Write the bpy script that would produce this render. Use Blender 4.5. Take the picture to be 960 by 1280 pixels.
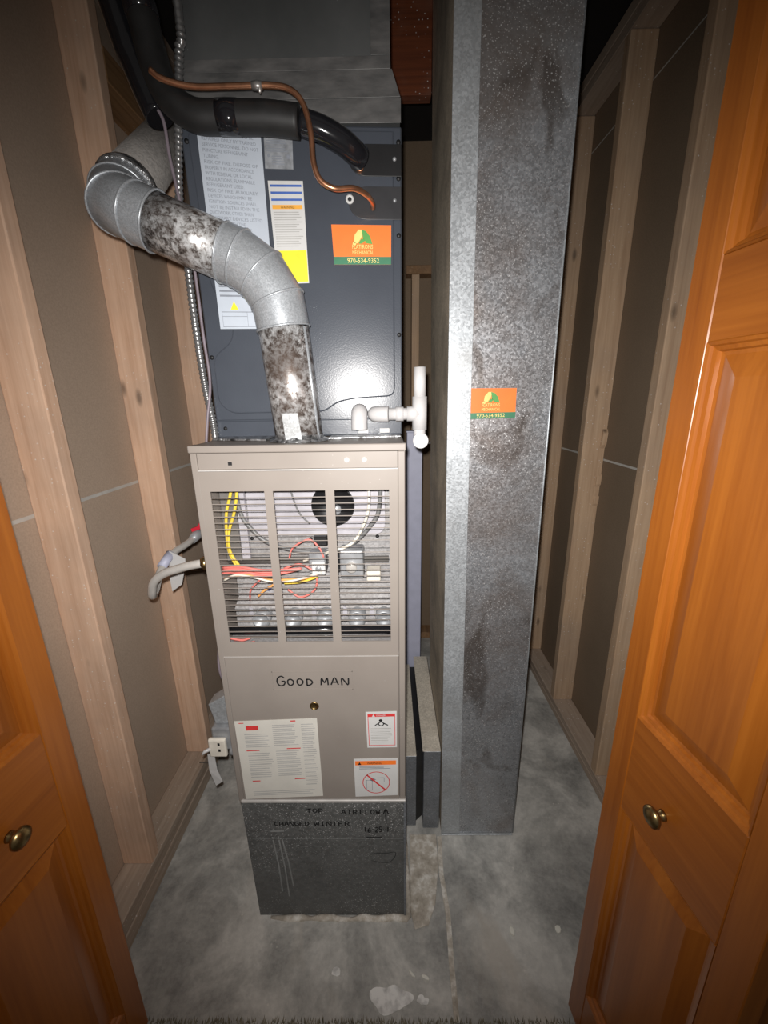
import bpy, bmesh, math, random
from mathutils import Vector, Matrix, Quaternion
random.seed(7)
for o in list(bpy.data.objects):
    bpy.data.objects.remove(o, do_unlink=True)
S = bpy.context.scene
COL = S.collection

# ------------------------------------------------------------------ camera
F_PX, PITCH, YAW, ROLL, CAM_H = 506.2342, .2729, -.0126, .0153, 1.4585
cam_d = bpy.data.cameras.new('camera')
cam = bpy.data.objects.new('camera', cam_d)
COL.objects.link(cam)
cam_d.sensor_fit = 'VERTICAL'
cam_d.sensor_height = 24.0
cam_d.lens = F_PX * 24.0 / 1280.0
cam_d.clip_start = .01
_R = Vector((math.cos(YAW), -math.sin(YAW), 0)); _Fh = Vector((math.sin(YAW), math.cos(YAW), 0)); _U = Vector((0, 0, 1))
_F = _Fh * math.cos(PITCH) - _U * math.sin(PITCH); _D = -_Fh * math.sin(PITCH) - _U * math.cos(PITCH)
_R2 = _R * math.cos(ROLL) + _D * math.sin(ROLL); _D2 = -_R * math.sin(ROLL) + _D * math.cos(ROLL)
_rot = Matrix((_R2, -_D2, -_F)).transposed()
cam.matrix_world = Matrix.Translation((0, 0, CAM_H)) @ _rot.to_4x4()
S.camera = cam

# ------------------------------------------------------------------ light: the dim room behind the photographer, and the phone's flash
W = bpy.data.worlds.new('room_ambient'); S.world = W; W.use_nodes = True
W.node_tree.nodes['Background'].inputs[0].default_value = (1.0, .93, .85, 1)
W.node_tree.nodes['Background'].inputs[1].default_value = .09
fl_d = bpy.data.lights.new('phone_flash', 'SPOT')
fl_d.energy = 74; fl_d.spot_size = math.radians(126); fl_d.spot_blend = 1.0; fl_d.shadow_soft_size = .008
fl_d.color = (1.0, .97, .94)
fl = bpy.data.objects.new('phone_flash', fl_d); COL.objects.link(fl)
fl.matrix_world = Matrix.Translation((-.012, .01, CAM_H + .025)) @ _rot.to_4x4()
S.view_settings.view_transform = 'Standard'
S.view_settings.look = 'None'
S.view_settings.gamma = 1.0
S.view_settings.use_curve_mapping = False
S.view_settings.exposure = 0.0

# ------------------------------------------------------------------ mesh helpers
class MB:
    def __init__(s): s.bm = bmesh.new()
    def box(s, x0, x1, y0, y1, z0, z1, bev=0.0, seg=1):
        r = bmesh.ops.create_cube(s.bm, size=1.0)
        vs = r['verts']
        for v in vs:
            v.co = Vector((x0 + (v.co.x + .5) * (x1 - x0), y0 + (v.co.y + .5) * (y1 - y0), z0 + (v.co.z + .5) * (z1 - z0)))
        if bev > 0:
            es = list({e for v in vs for e in v.link_edges})
            bmesh.ops.bevel(s.bm, geom=es, offset=bev, segments=seg, affect='EDGES', profile=.5)
        return s
    def poly(s, pts):
        s.bm.faces.new([s.bm.verts.new(p) for p in pts]); return s
    def prism(s, pts, vec, bev=0.0):
        """closed solid: polygon pts (3d) pushed along vec"""
        vec = Vector(vec); n = len(pts)
        a = [s.bm.verts.new(Vector(p)) for p in pts]; b = [s.bm.verts.new(Vector(p) + vec) for p in pts]
        fs = [s.bm.faces.new(a), s.bm.faces.new(b[::-1])]
        for i in range(n):
            fs.append(s.bm.faces.new((a[i], b[i], b[(i + 1) % n], a[(i + 1) % n])))
        bmesh.ops.recalc_face_normals(s.bm, faces=fs)
        if bev > 0:
            es = list(fs[0].edges) + list(fs[1].edges)
            bmesh.ops.bevel(s.bm, geom=es, offset=bev, segments=2, affect='EDGES', profile=.5)
        return s
    def tube(s, pts, r, n=14, caps=True, hollow=None):
        pts = [Vector(p) for p in pts]; m = len(pts)
        rs = r if isinstance(r, (list, tuple)) else [r] * m
        tan = []
        for i in range(m):
            a = pts[max(i - 1, 0)]; b = pts[min(i + 1, m - 1)]
            tan.append((b - a).normalized())
        up = Vector((0, 0, 1)) if abs(tan[0].z) < .9 else Vector((0, 1, 0))
        nrm = tan[0].cross(up).normalized(); rings = []
        for i in range(m):
            if i:
                q = tan[i - 1].rotation_difference(tan[i]); nrm = (q @ nrm).normalized()
            bn = tan[i].cross(nrm).normalized()
            # mitre correction so that the bends keep their width
            k = 1.0
            rings.append([s.bm.verts.new(pts[i] + (nrm * math.cos(2 * math.pi * j / n) + bn * math.sin(2 * math.pi * j / n)) * rs[i] * k) for j in range(n)])
        for i in range(m - 1):
            for j in range(n):
                f = s.bm.faces.new((rings[i][j], rings[i][(j + 1) % n], rings[i + 1][(j + 1) % n], rings[i + 1][j])); f.smooth = True
        if caps:
            s.bm.faces.new(rings[0][::-1]); s.bm.faces.new(rings[-1])
        return s
    def lathe(s, prof, origin, axis, n=20):
        """prof: list of (radius, distance along axis)"""
        origin = Vector(origin); ax = Vector(axis).normalized()
        u = ax.cross(Vector((0, 0, 1)) if abs(ax.z) < .9 else Vector((1, 0, 0))).normalized(); w = ax.cross(u)
        rings = []
        for r, h in prof:
            if r < 1e-6: rings.append([s.bm.verts.new(origin + ax * h)])
            else: rings.append([s.bm.verts.new(origin + ax * h + (u * math.cos(2 * math.pi * j / n) + w * math.sin(2 * math.pi * j / n)) * r) for j in range(n)])
        for a, b in zip(rings[:-1], rings[1:]):
            for j in range(n):
                k = (j + 1) % n
                if len(a) == 1 and len(b) == 1: continue
                if len(a) == 1: f = s.bm.faces.new((a[0], b[j], b[k]))
                elif len(b) == 1: f = s.bm.faces.new((a[j], b[0], a[k]))
                else: f = s.bm.faces.new((a[j], b[j], b[k], a[k]))
                f.smooth = True
        return s
    def ribbon(s, pts, w, up):
        """flat stroke along pts, up = plane normal"""
        up = Vector(up); pts = [Vector(p) for p in pts]; prev = None
        for i, p in enumerate(pts):
            a = pts[max(i - 1, 0)]; b = pts[min(i + 1, len(pts) - 1)]
            t = (b - a).normalized(); sd = t.cross(up).normalized() * w * .5
            cur = (s.bm.verts.new(p + sd), s.bm.verts.new(p - sd))
            if prev: s.bm.faces.new((prev[0], cur[0], cur[1], prev[1]))
            prev = cur
        return s

ROOT = {}
def empty(name, loc):
    o = bpy.data.objects.new(name, None); COL.objects.link(o); o.location = loc; o.empty_display_size = .05
    ROOT[o] = Vector(loc); return o
def build(name, mb, mat, parent=None, origin=None, smooth=False, recalc=True):
    if recalc: bmesh.ops.recalc_face_normals(mb.bm, faces=mb.bm.faces)
    off = ROOT[parent] if parent is not None else Vector(origin or (0, 0, 0))
    for v in mb.bm.verts: v.co -= off
    me = bpy.data.meshes.new(name); mb.bm.to_mesh(me); mb.bm.free()
    if smooth:
        for p in me.polygons: p.use_smooth = True
    me.materials.append(mat)
    o = bpy.data.objects.new(name, me); COL.objects.link(o)
    if parent is not None: o.parent = parent
    else: o.location = off
    ROOT[o] = off
    return o
def tag(o, label, cat=None, group=None, kind=None):
    if label: o['label'] = label
    if cat: o['category'] = cat
    if group: o['group'] = group
    if kind: o['kind'] = kind
    return o
def crom(pts, k=6):
    pts = [Vector(p) for p in pts]; out = []
    P = [pts[0] * 2 - pts[1]] + pts + [pts[-1] * 2 - pts[-2]]
    for i in range(1, len(P) - 2):
        p0, p1, p2, p3 = P[i - 1], P[i], P[i + 1], P[i + 2]
        for j in range(k):
            t = j / k
            out.append(.5 * ((2 * p1) + (p2 - p0) * t + (2 * p0 - 5 * p1 + 4 * p2 - p3) * t * t + (3 * p1 - p0 - 3 * p2 + p3) * t ** 3))
    out.append(pts[-1]); return out
def fillet(pts, r, k=6):
    """polyline with rounded corners"""
    pts = [Vector(p) for p in pts]; out = [pts[0]]
    for i in range(1, len(pts) - 1):
        a, b, c = pts[i - 1], pts[i], pts[i + 1]
        ra = min(r, (a - b).length * .48, (c - b).length * .48)
        p = b + (a - b).normalized() * ra; q = b + (c - b).normalized() * ra
        for j in range(k + 1):
            t = j / k; out.append(p * (1 - t) ** 2 + b * 2 * t * (1 - t) + q * t * t)
    out.append(pts[-1]); return out

# ------------------------------------------------------------------ materials
class NT:
    def __init__(s, name):
        s.m = bpy.data.materials.new(name); s.m.use_nodes = True; s.t = s.m.node_tree; s.n = s.t.nodes
        s.b = s.n['Principled BSDF']
    def add(s, typ, **kw):
        n = s.n.new(typ)
        for k, v in kw.items(): setattr(n, k, v)
        return n
    def link(s, a, b): s.t.links.new(a, b)
    def coord(s, kind='pos', scale=(1, 1, 1), loc=(0, 0, 0), jitter=False):
        if kind == 'pos': src = s.add('ShaderNodeNewGeometry').outputs['Position']
        else: src = s.add('ShaderNodeTexCoord').outputs['Object']
        if jitter:
            oi = s.add('ShaderNodeObjectInfo'); mu = s.add('ShaderNodeVectorMath', operation='ADD')
            ml = s.add('ShaderNodeMath', operation='MULTIPLY'); ml.inputs[1].default_value = 37.0
            s.link(oi.outputs['Random'], ml.inputs[0]); s.link(src, mu.inputs[0]); s.link(ml.outputs[0], mu.inputs[1]); src = mu.outputs[0]
        mp = s.add('ShaderNodeMapping'); mp.inputs['Scale'].default_value = scale; mp.inputs['Location'].default_value = loc
        s.link(src, mp.inputs['Vector']); return mp.outputs[0]
    def noise(s, vec, scale, detail=4, rough=.55, dist=0):
        n = s.add('ShaderNodeTexNoise'); n.inputs['Scale'].default_value = scale; n.inputs['Detail'].default_value = detail
        n.inputs['Roughness'].default_value = rough; n.inputs['Distortion'].default_value = dist; s.link(vec, n.inputs['Vector']); return n.outputs['Fac']
    def voro(s, vec, scale, feature='F1', out='Distance', rnd=1.0):
        n = s.add('ShaderNodeTexVoronoi', feature=feature); n.inputs['Scale'].default_value = scale; n.inputs['Randomness'].default_value = rnd
        s.link(vec, n.inputs['Vector']); return n.outputs[out]
    def ramp(s, fac, stops, interp='LINEAR'):
        r = s.add('ShaderNodeValToRGB'); r.color_ramp.interpolation = interp; e = r.color_ramp.elements
        while len(e) > 1: e.remove(e[-1])
        e[0].position = stops[0][0]; e[0].color = c4(stops[0][1])
        for p, c in stops[1:]:
            k = e.new(p); k.color = c4(c)
        s.link(fac, r.inputs['Fac']); return r.outputs['Color']
    def mix(s, fac, a, b, mode='MIX'):
        m = s.add('ShaderNodeMix', data_type='RGBA', blend_type=mode)
        for sock, v in ((m.inputs[0], fac), (m.inputs[6], a), (m.inputs[7], b)):
            if isinstance(v, bpy.types.NodeSocket): s.link(v, sock)
            elif isinstance(v, (int, float)): sock.default_value = v
            else: sock.default_value = c4(v)
        return m.outputs[2]
    def sep(s, col):
        n = s.add('ShaderNodeSeparateColor'); s.link(col, n.inputs[0]); return n.outputs[0]
    def bump(s, h, strength=.3, dist=.002):
        b = s.add('ShaderNodeBump'); b.inputs['Strength'].default_value = strength; b.inputs['Distance'].default_value = dist
        s.link(h, b.inputs['Height']); s.link(b.outputs[0], s.b.inputs['Normal'])
    def set(s, **kw):
        names = {'rough': 'Roughness', 'metal': 'Metallic', 'spec': 'Specular IOR Level', 'coat': 'Coat Weight', 'coatr': 'Coat Roughness', 'color': 'Base Color', 'alpha': 'Alpha', 'trans': 'Transmission Weight'}
        for k, v in kw.items():
            i = s.b.inputs[names[k]]
            if isinstance(v, bpy.types.NodeSocket): s.link(v, i)
            elif k == 'color': i.default_value = c4(v)
            else: i.default_value = v
        return s
def c4(c):
    if isinstance(c, (int, float)): return (c, c, c, 1)
    return (c[0], c[1], c[2], 1)

def plain(name, col, rough=.5, metal=0.0, var=.12, scale=25, spec=.5, coat=0.0):
    t = NT(name); v = t.coord('pos'); n = t.noise(v, scale, 3)
    lo = tuple(c * (1 - var) for c in col); hi = tuple(min(1, c * (1 + var)) for c in col)
    t.set(color=t.ramp(n, [(.3, lo), (.7, hi)]), rough=rough, metal=metal, spec=spec, coat=coat); return t.m

def lumber(name, axis, pale, mid, dark, rough=.75):
    t = NT(name)
    sc = {'z': (22, 22, 1.3), 'y': (22, 1.3, 22), 'x': (1.3, 22, 22)}[axis]
    v = t.coord('pos', sc, jitter=True); g = t.noise(v, 1.6, 5, .6, .8)
    col = t.ramp(g, [(.25, dark), (.45, mid), (.7, pale)])
    sc2 = {'z': (60, 60, 2.2), 'y': (60, 2.2, 60), 'x': (2.2, 60, 60)}[axis]
    g2 = t.noise(t.coord('pos', sc2, jitter=True), 2.0, 2)
    col = t.mix(.35, col, t.ramp(g2, [(.3, dark), (.65, pale)]), 'MIX')
    kn = {'z': (9, 9, 3.4), 'y': (9, 3.4, 9), 'x': (3.4, 9, 9)}[axis]
    k = t.voro(t.coord('pos', kn, jitter=True), 1.0)
    km = t.ramp(k, [(.04, .9), (.11, 0)])
    col = t.mix(t.sep(km), col, tuple(c * .30 for c in mid))
    d = t.noise(t.coord('pos'), 3.0, 4, .6); col = t.mix(t.sep(t.ramp(d, [(.45, 0), (.75, .45)])), col, (.30, .24, .20))
    w = t.voro(t.coord('pos'), 75); wm = t.ramp(w, [(.08, .7), (.15, 0)]); gate = t.noise(t.coord('pos'), 4, 3)
    wm2 = t.mix(1.0, wm, t.ramp(gate, [(.44, 0), (.54, 1)]), 'MULTIPLY'); col = t.mix(t.sep(wm2), col, (.85, .82, .78))
    t.set(color=col, rough=rough, spec=.25); t.bump(g2, .25, .0015); return t.m

M = {}
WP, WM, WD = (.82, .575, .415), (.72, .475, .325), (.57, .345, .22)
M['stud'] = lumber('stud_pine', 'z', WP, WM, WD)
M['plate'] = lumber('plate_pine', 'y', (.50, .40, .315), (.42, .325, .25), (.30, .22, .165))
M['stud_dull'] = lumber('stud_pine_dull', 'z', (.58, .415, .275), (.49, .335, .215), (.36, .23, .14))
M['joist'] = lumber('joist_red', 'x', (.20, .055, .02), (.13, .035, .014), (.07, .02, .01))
M['blocking'] = lumber('blocking_brown', 'y', (.33, .19, .09), (.24, .13, .06), (.13, .07, .03))

def drywall(name, a, b):
    t = NT(name); v = t.coord('pos'); n = t.noise(v, 2.2, 5, .6); col = t.ramp(n, [(.3, a), (.7, b)])
    f = t.noise(v, 220, 2); col = t.mix(.18, col, t.ramp(f, [(.3, tuple(c * .6 for c in a)), (.7, tuple(min(1, c * 1.3) for c in b))]))
    t.set(color=col, rough=.9, spec=.15); t.bump(f, .12, .0008); return t.m
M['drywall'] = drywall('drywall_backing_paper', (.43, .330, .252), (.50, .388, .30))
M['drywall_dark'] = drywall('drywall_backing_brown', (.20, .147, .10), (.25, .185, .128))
M['gypsum'] = plain('gypsum_joint', (.55, .53, .49), .9, var=.1)
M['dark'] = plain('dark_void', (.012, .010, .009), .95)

# concrete
t = NT('concrete_slab'); v = t.coord('pos')
n1 = t.noise(v, 4.2, 7, .62, .5); n2 = t.noise(v, 14, 5, .65)
col = t.ramp(n1, [(.38, (.20, .20, .19)), (.5, (.43, .422, .395)), (.60, (.74, .72, .67))])
col = t.mix(.3, col, t.ramp(n2, [(.36, (.17, .168, .16)), (.64, (.56, .54, .50))]), 'MIX')
n3 = t.noise(v, 70, 4, .7); col = t.mix(.2, col, t.ramp(n3, [(.34, (.20, .198, .19)), (.66, (.66, .645, .60))]))
st = t.noise(t.coord('pos', (1, .55, 1), (3.1, 1.7, 0)), 3.4, 4, .55, 1.2)
col = t.mix(t.sep(t.ramp(st, [(.55, 0), (.68, .6)])), col, (.50, .455, .395))
w = t.voro(v, 42); wg = t.noise(v, 4.2, 3)
sp = t.mix(1.0, t.ramp(w, [(.05, 1), (.14, 0)]), t.ramp(wg, [(.55, 0), (.63, 1)]), 'MULTIPLY')
col = t.mix(t.sep(sp), col, (.72, .69, .63))
t.set(color=col, rough=t.sep(t.ramp(n2, [(.3, .5), (.7, .75)])), spec=.35); t.bump(n2, .25, .002); M['concrete'] = t.m
t = NT('mortar_lip'); v = t.coord('pos'); n = t.noise(v, 30, 5, .65)
t.set(color=t.ramp(n, [(.3, (.32, .28, .23)), (.5, (.52, .47, .40)), (.66, (.80, .77, .71))]), rough=.9, spec=.2); t.bump(n, .5, .004); M['mortar'] = t.m
t = NT('white_paint_spatter'); v = t.coord('pos'); n = t.noise(v, 40, 4)
t.set(color=t.ramp(n, [(.35, (.58, .57, .55)), (.55, (.90, .89, .86))]), rough=.8); M['spatter'] = t.m
M['chip'] = plain('white_chip', (.82, .80, .72), .7)
t = NT('hall_carpet'); v = t.coord('pos'); n = t.noise(v, 90, 4, .7)
t.set(color=t.ramp(n, [(.35, (.10, .088, .06)), (.65, (.30, .265, .19))]), rough=.95, spec=.1); t.bump(n, 1, .006); M['carpet'] = t.m

# galvanised sheet
def galv(name, base, dirt, dirt_amt, rough=(.33, .62), spec_scale=240, metal=.55, speck=.6, seed=0, stain=None, dirt_scale=2.4):
    t = NT(name); v = t.coord('pos', loc=(seed * 3.3, seed * 1.7, seed * 2.1))
    cells = t.voro(v, spec_scale, out='Color'); cs = t.sep(cells)
    n2 = t.noise(v, 9, 5, .62)
    col = t.mix(.5, t.ramp(cs, [(0, tuple(c * .62 for c in base)), (1, tuple(min(1, c * 1.25) for c in base))]), t.ramp(n2, [(.3, tuple(c * .7 for c in base)), (.7, tuple(min(1, c * 1.2) for c in base))]))
    d = t.noise(v, dirt_scale, 6, .62, .6); dm = t.sep(t.ramp(d, [(.45, 0), (.68, dirt_amt)]))
    col = t.mix(dm, col, dirt)
    if stain:
        d2 = t.noise(t.coord('pos', (1.4, 1.4, .8), (seed + 5.2, 2.2, 9.1)), 5.5, 4, .55, .7)
        col = t.mix(t.sep(t.ramp(d2, [(.56, 0), (.64, .7)])), col, stain)
    w = t.voro(v, 95); w2 = t.voro(v, 210); wg = t.noise(v, 3.6, 4)
    both = t.mix(1.0, t.ramp(w, [(.11, speck), (.19, 0)]), t.ramp(w2, [(.14, speck), (.24, 0)]), 'LIGHTEN')
    sp = t.mix(1.0, both, t.ramp(wg, [(.36, .12), (.56, 1)]), 'MULTIPLY'); sf = t.sep(sp)
    col = t.mix(sf, col, (.92, .92, .92))
    rr = t.sep(t.ramp(cs, [(0, rough[0]), (1, rough[1])]))
    t.set(color=col, rough=rr, metal=metal)
    t.bump(t.noise(v, 60, 3), .08, .001); return t.m
M['duct'] = galv('galvanised_duct', (.44, .455, .48), (.25, .205, .18), .9, rough=(.26, .44), metal=.68, seed=1, stain=(.13, .108, .095), speck=.9, dirt_scale=3.2)
M['duct_side'] = galv('galvanised_duct_dusty', (.66, .56, .43), (.30, .255, .20), .9, rough=(.7, .9), metal=.0, seed=2, speck=.15, dirt_scale=5)
M['seam'] = galv('galvanised_seam_strip', (.50, .53, .555), (.33, .33, .325), .7, rough=(.36, .5), metal=.45, seed=3, speck=.25)
M['plinth'] = galv('galvanised_plinth_grey', (.15, .153, .150), (.10, .10, .097), .6, rough=(.45, .65), spec_scale=120, metal=.2, seed=4, speck=.55)
M['rack'] = galv('galvanised_rack', (.28, .30, .33), (.15, .15, .15), .6, rough=(.4, .65), metal=.55, seed=5, speck=.3)
M['dusty'] = galv('dusty_top_metal', (.55, .50, .42), (.34, .30, .25), .6, rough=(.75, .9), metal=.05, seed=6, speck=.2, dirt_scale=6)
M['flue_clean'] = galv('galvanised_elbow', (.42, .445, .47), (.34, .355, .37), .4, rough=(.32, .36), metal=.4, seed=7, speck=.1, spec_scale=500)
M['flue_dusty'] = galv('galvanised_flue_dusty', (.34, .32, .30), (.22, .20, .18), .6, rough=(.55, .75), metal=.4, seed=8, speck=.1)
t = NT('galvanised_flue_stained'); v = t.coord('pos'); n = t.noise(v, 75, 5, .75, .25); n2 = t.noise(v, 7, 4, .6)
col = t.ramp(n, [(.34, (.02, .017, .015)), (.43, (.15, .13, .12)), (.50, (.40, .395, .39)), (.62, (.80, .81, .82))])
col = t.mix(t.sep(t.ramp(n2, [(.52, 0), (.66, .75)])), col, (.10, .07, .055))
col = t.mix(t.sep(t.ramp(n2, [(.30, .6), (.42, 0)])), col, (.62, .66, .68))
t.set(color=col, metal=.45, rough=t.sep(t.ramp(n, [(.35, .5), (.6, .26)]))); t.bump(n, .25, .0015); M['flue_stain'] = t.m
t = NT('plenum_board'); v = t.coord('pos'); n = t.noise(v, 4, 5, .6); w = t.voro(v, 55); g = t.noise(v, 6, 2)
col = t.ramp(n, [(.3, (.075, .08, .08)), (.7, (.13, .135, .135))])
sp = t.mix(1, t.ramp(w, [(.05, .6), (.10, 0)]), t.ramp(g, [(.5, 0), (.6, 1)]), 'MULTIPLY')
t.set(color=t.mix(t.sep(sp), col, (.6, .6, .6)), metal=.35, rough=.55); M['plenum'] = t.m
t = NT('foil_tape_grey'); v = t.coord('pos'); n = t.noise(t.coord('pos', (3, 3, 9)), 5, 4)
t.set(color=t.ramp(n, [(.3, (.10, .10, .10)), (.7, (.22, .215, .21))]), metal=.4, rough=.45); t.bump(n, .3, .002); M['tape'] = t.m
t = NT('crumpled_foil'); v = t.coord('pos'); n = t.noise(t.coord('pos', (1, 1, 1), (2, 2, 2)), 40, 4, .6, 1.5)
t.set(color=t.ramp(n, [(.35, (.06, .06, .06)), (.6, (.55, .56, .57))]), metal=.8, rough=.3); t.bump(n, .8, .006); M['foil'] = t.m

# painted case
t = NT('slate_case_paint'); v = t.coord('pos'); f = t.noise(v, 330, 2); n = t.noise(v, 5, 4)
t.set(color=t.ramp(n, [(.3, (.055, .062, .077)), (.7, (.068, .077, .094))]), rough=.26, spec=.30); t.bump(f, .16, .0008); M['slate'] = t.m
t = NT('beige_enamel'); v = t.coord('pos'); n = t.noise(v, 6, 4); w = t.voro(v, 70); g = t.noise(v, 11, 2)
col = t.ramp(n, [(.3, (.246, .216, .192)), (.7, (.278, .246, .219))])
sp = t.mix(1, t.ramp(w, [(.04, .6), (.08, 0)]), t.ramp(g, [(.55, 0), (.62, 1)]), 'MULTIPLY')
t.set(color=t.mix(t.sep(sp), col, (.60, .58, .55)), rough=.42, spec=.35); M['beige'] = t.m
M['beige_lit'] = plain('beige_lit_edge', (.46, .44, .42), .45, .1)  # lit copy of the beige: brightness of edges and lip put into the colour
M['black'] = plain('black_rubber', (.012, .012, .013), .45)
M['black_gloss'] = plain('black_vinyl_tape', (.012, .012, .014), .12)
M['foam'] = plain('black_foam_insulation', (.014, .014, .014), .55, var=.35)
M['steel'] = plain('pipe_steel', (.60, .575, .54), .26, .35)
M['steel_grey'] = plain('zinc_steel', (.36, .37, .385), .4, .4, var=.25)
M['copper'] = plain('copper_tube', (.62, .30, .17), .28, .9, var=.25, scale=40)
M['solder'] = plain('solder_grey', (.5, .48, .46), .35, .8)
M['pvc'] = plain('white_pvc', (.54, .53, .53), .35, var=.04)
M['lavender'] = plain('lavender_grey_metal', (.42, .43, .54), .5, .0, var=.06)
M['paper'] = plain('white_paper', (.60, .60, .59), .6, var=.03)
M['paper_blue'] = plain('white_vinyl_label', (.50, .55, .62), .5, var=.04)
M['cream'] = plain('cream_paper', (.62, .60, .545), .6, var=.04)
M['tagpaper'] = plain('grey_tag', (.5, .49, .48), .6, var=.08)
M['silver_label'] = plain('silver_rating_plate', (.40, .42, .45), .4, .4, var=.3, scale=60)
M['ink'] = plain('black_ink', (.012, .012, .013), .5)
M['ink_grey'] = plain('grey_print', (.24, .26, .30), .6)
M['ink_pale'] = plain('pale_grey_print', (.43, .425, .41), .6)
M['ink_blue'] = plain('blue_print', (.06, .13, .42), .5)
M['red'] = plain('red_print', (.62, .045, .045), .5)
M['orange'] = plain('orange_print', (.90, .20, .03), .5, var=.05)
M['amber'] = plain('amber_print', (.88, .42, .06), .5)
M['yellow'] = plain('yellow_print', (.90, .74, .03), .5)
M['green'] = plain('green_print', (.045, .19, .10), .5)
M['logo_green'] = plain('logo_leaf_green', (.10, .34, .08), .5)
M['logo_yellow'] = plain('logo_yellow', (.86, .68, .22), .5)
M['blue_dk'] = plain('dark_blue', (.03, .05, .25), .5)
M['red_handle'] = plain('red_handle', (.55, .02, .04), .35)
M['wire_yellow'] = plain('yellow_wire', (.80, .58, .07), .4)
M['wire_pink'] = plain('pink_wire', (.72, .20, .17), .45)
M['wire_orange'] = plain('orange_wire', (.85, .40, .12), .45)
M['wire_white'] = plain('white_wire', (.75, .70, .60), .45)
M['wire_violet'] = plain('violet_wire', (.20, .165, .19), .45)
M['hose_grey'] = plain('grey_hose', (.16, .16, .16), .4)
M['inner_metal'] = galv('furnace_inner_metal', (.42, .41, .41), (.30, .27, .25), .6, rough=(.35, .5), metal=.2, seed=9, speck=.2, dirt_scale=7)
M['inner_white'] = plain('inducer_plate_white', (.46, .445, .48), .45, .1)
M['inner_dark'] = plain('furnace_inner_dark', (.14, .13, .12), .7)
M['plate_dark'] = plain('dark_plate', (.035, .035, .038), .4)
M['chalk'] = plain('chalk_grey', (.26, .265, .26), .8)
M['brass_dull'] = plain('aged_brass', (.30, .21, .09), .30, .95, var=.3, scale=60)
M['beige_plastic'] = plain('ivory_plastic', (.74, .69, .60), .5)
M['armor'] = plain('armoured_conduit_steel', (.30, .30, .30), .28, .7)

def doorwood(name, axis):
    t = NT(name)
    sc = (16, 16, 1.1) if axis == 'z' else (16, 1.1, 16)
    g = t.noise(t.coord('obj', sc, jitter=True), 1.5, 5, .6, .6)
    col = t.ramp(g, [(.25, (.215, .054, .0045)), (.5, (.31, .088, .0085)), (.75, (.40, .125, .014))])
    sc2 = (120, 120, 3) if axis == 'z' else (120, 3, 120)
    g2 = t.noise(t.coord('obj', sc2, jitter=True), 1.5, 2)
    col = t.mix(.25, col, t.ramp(g2, [(.3, (.22, .06, .006)), (.7, (.40, .135, .018))]))
    k = t.voro(t.coord('obj', (5, 5, 3) if axis == 'z' else (5, 3, 5), jitter=True), 1.0); col = t.mix(t.sep(t.ramp(k, [(.03, .8), (.09, 0)])), col, (.16, .045, .008))
    t.set(color=col, rough=.34, spec=.45, coat=.3, coatr=.3); return t.m
M['door_z'] = doorwood('stained_maple_upright', 'z')
M['door_y'] = doorwood('stained_maple_rail', 'y')

# ------------------------------------------------------------------ prints (lettering and flat marks)
def text_geom(txt, size=1.0):
    cu = bpy.data.curves.new('tmp', 'FONT'); cu.body = txt; cu.size = size; cu.resolution_u = 2
    o = bpy.data.objects.new('tmp', cu); COL.objects.link(o)
    dg = bpy.context.evaluated_depsgraph_get(); me = bpy.data.meshes.new_from_object(o.evaluated_get(dg))
    vs = [tuple(v.co[:2]) for v in me.vertices]; fs = [tuple(p.vertices) for p in me.polygons]
    bpy.data.objects.remove(o); bpy.data.curves.remove(cu); bpy.data.meshes.remove(me)
    return vs, fs
class Print:
    """marks in the 0..1 frame of a quad (tl, tr, br, bl given as x,z) on the plane y"""
    def __init__(s, quad, y, lift): s.q = quad; s.y = y - lift; s.mb = MB()
    def P(s, u, v):
        tl, tr, br, bl = s.q
        x = (tl[0] * (1 - u) + tr[0] * u) * (1 - v) + (bl[0] * (1 - u) + br[0] * u) * v
        z = (tl[1] * (1 - u) + tr[1] * u) * (1 - v) + (bl[1] * (1 - u) + br[1] * u) * v
        return Vector((x, s.y, z))
    def rect(s, u0, u1, v0, v1): s.mb.poly([s.P(u0, v0), s.P(u1, v0), s.P(u1, v1), s.P(u0, v1)]); return s
    def poly(s, uv): s.mb.poly([s.P(*p) for p in uv]); return s
    def ring(s, cu, cv, ru, rv, w, n=28):
        a = [s.mb.bm.verts.new(s.P(cu + ru * math.cos(2 * math.pi * i / n), cv + rv * math.sin(2 * math.pi * i / n))) for i in range(n)]
        b = [s.mb.bm.verts.new(s.P(cu + ru * (1 - w) * math.cos(2 * math.pi * i / n), cv + rv * (1 - w) * math.sin(2 * math.pi * i / n))) for i in range(n)]
        for i in range(n): s.mb.bm.faces.new((a[i], a[(i + 1) % n], b[(i + 1) % n], b[i]))
        return s
    def disc(s, cu, cv, ru, rv, n=20): return s.poly([(cu + ru * math.cos(2 * math.pi * i / n), cv + rv * math.sin(2 * math.pi * i / n)) for i in range(n)])
    def text(s, txt, u0, v0, h, width=None, umax=None):
        vs, fs = text_geom(txt, 1.0)
        if not vs: return s
        mx = max(p[0] for p in vs); k = (width / mx) if width else h
        V = [s.mb.bm.verts.new(s.P(u0 + x * k, v0 - y * h)) for x, y in vs]
        for f in fs:
            try: s.mb.bm.faces.new([V[i] for i in f])
            except ValueError: pass
        return s
    def lines(s, u0, u1, v0, v1, n, fill=.5, seed=1, jag=.25):
        r = random.Random(seed); st = (v1 - v0) / n
        for i in range(n):
            s.rect(u0, u1 - (u1 - u0) * jag * r.random(), v0 + st * i, v0 + st * (i + fill))
        return s
    def done(s, name, mat, parent): return build(name, s.mb, mat, parent, recalc=False)
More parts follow.
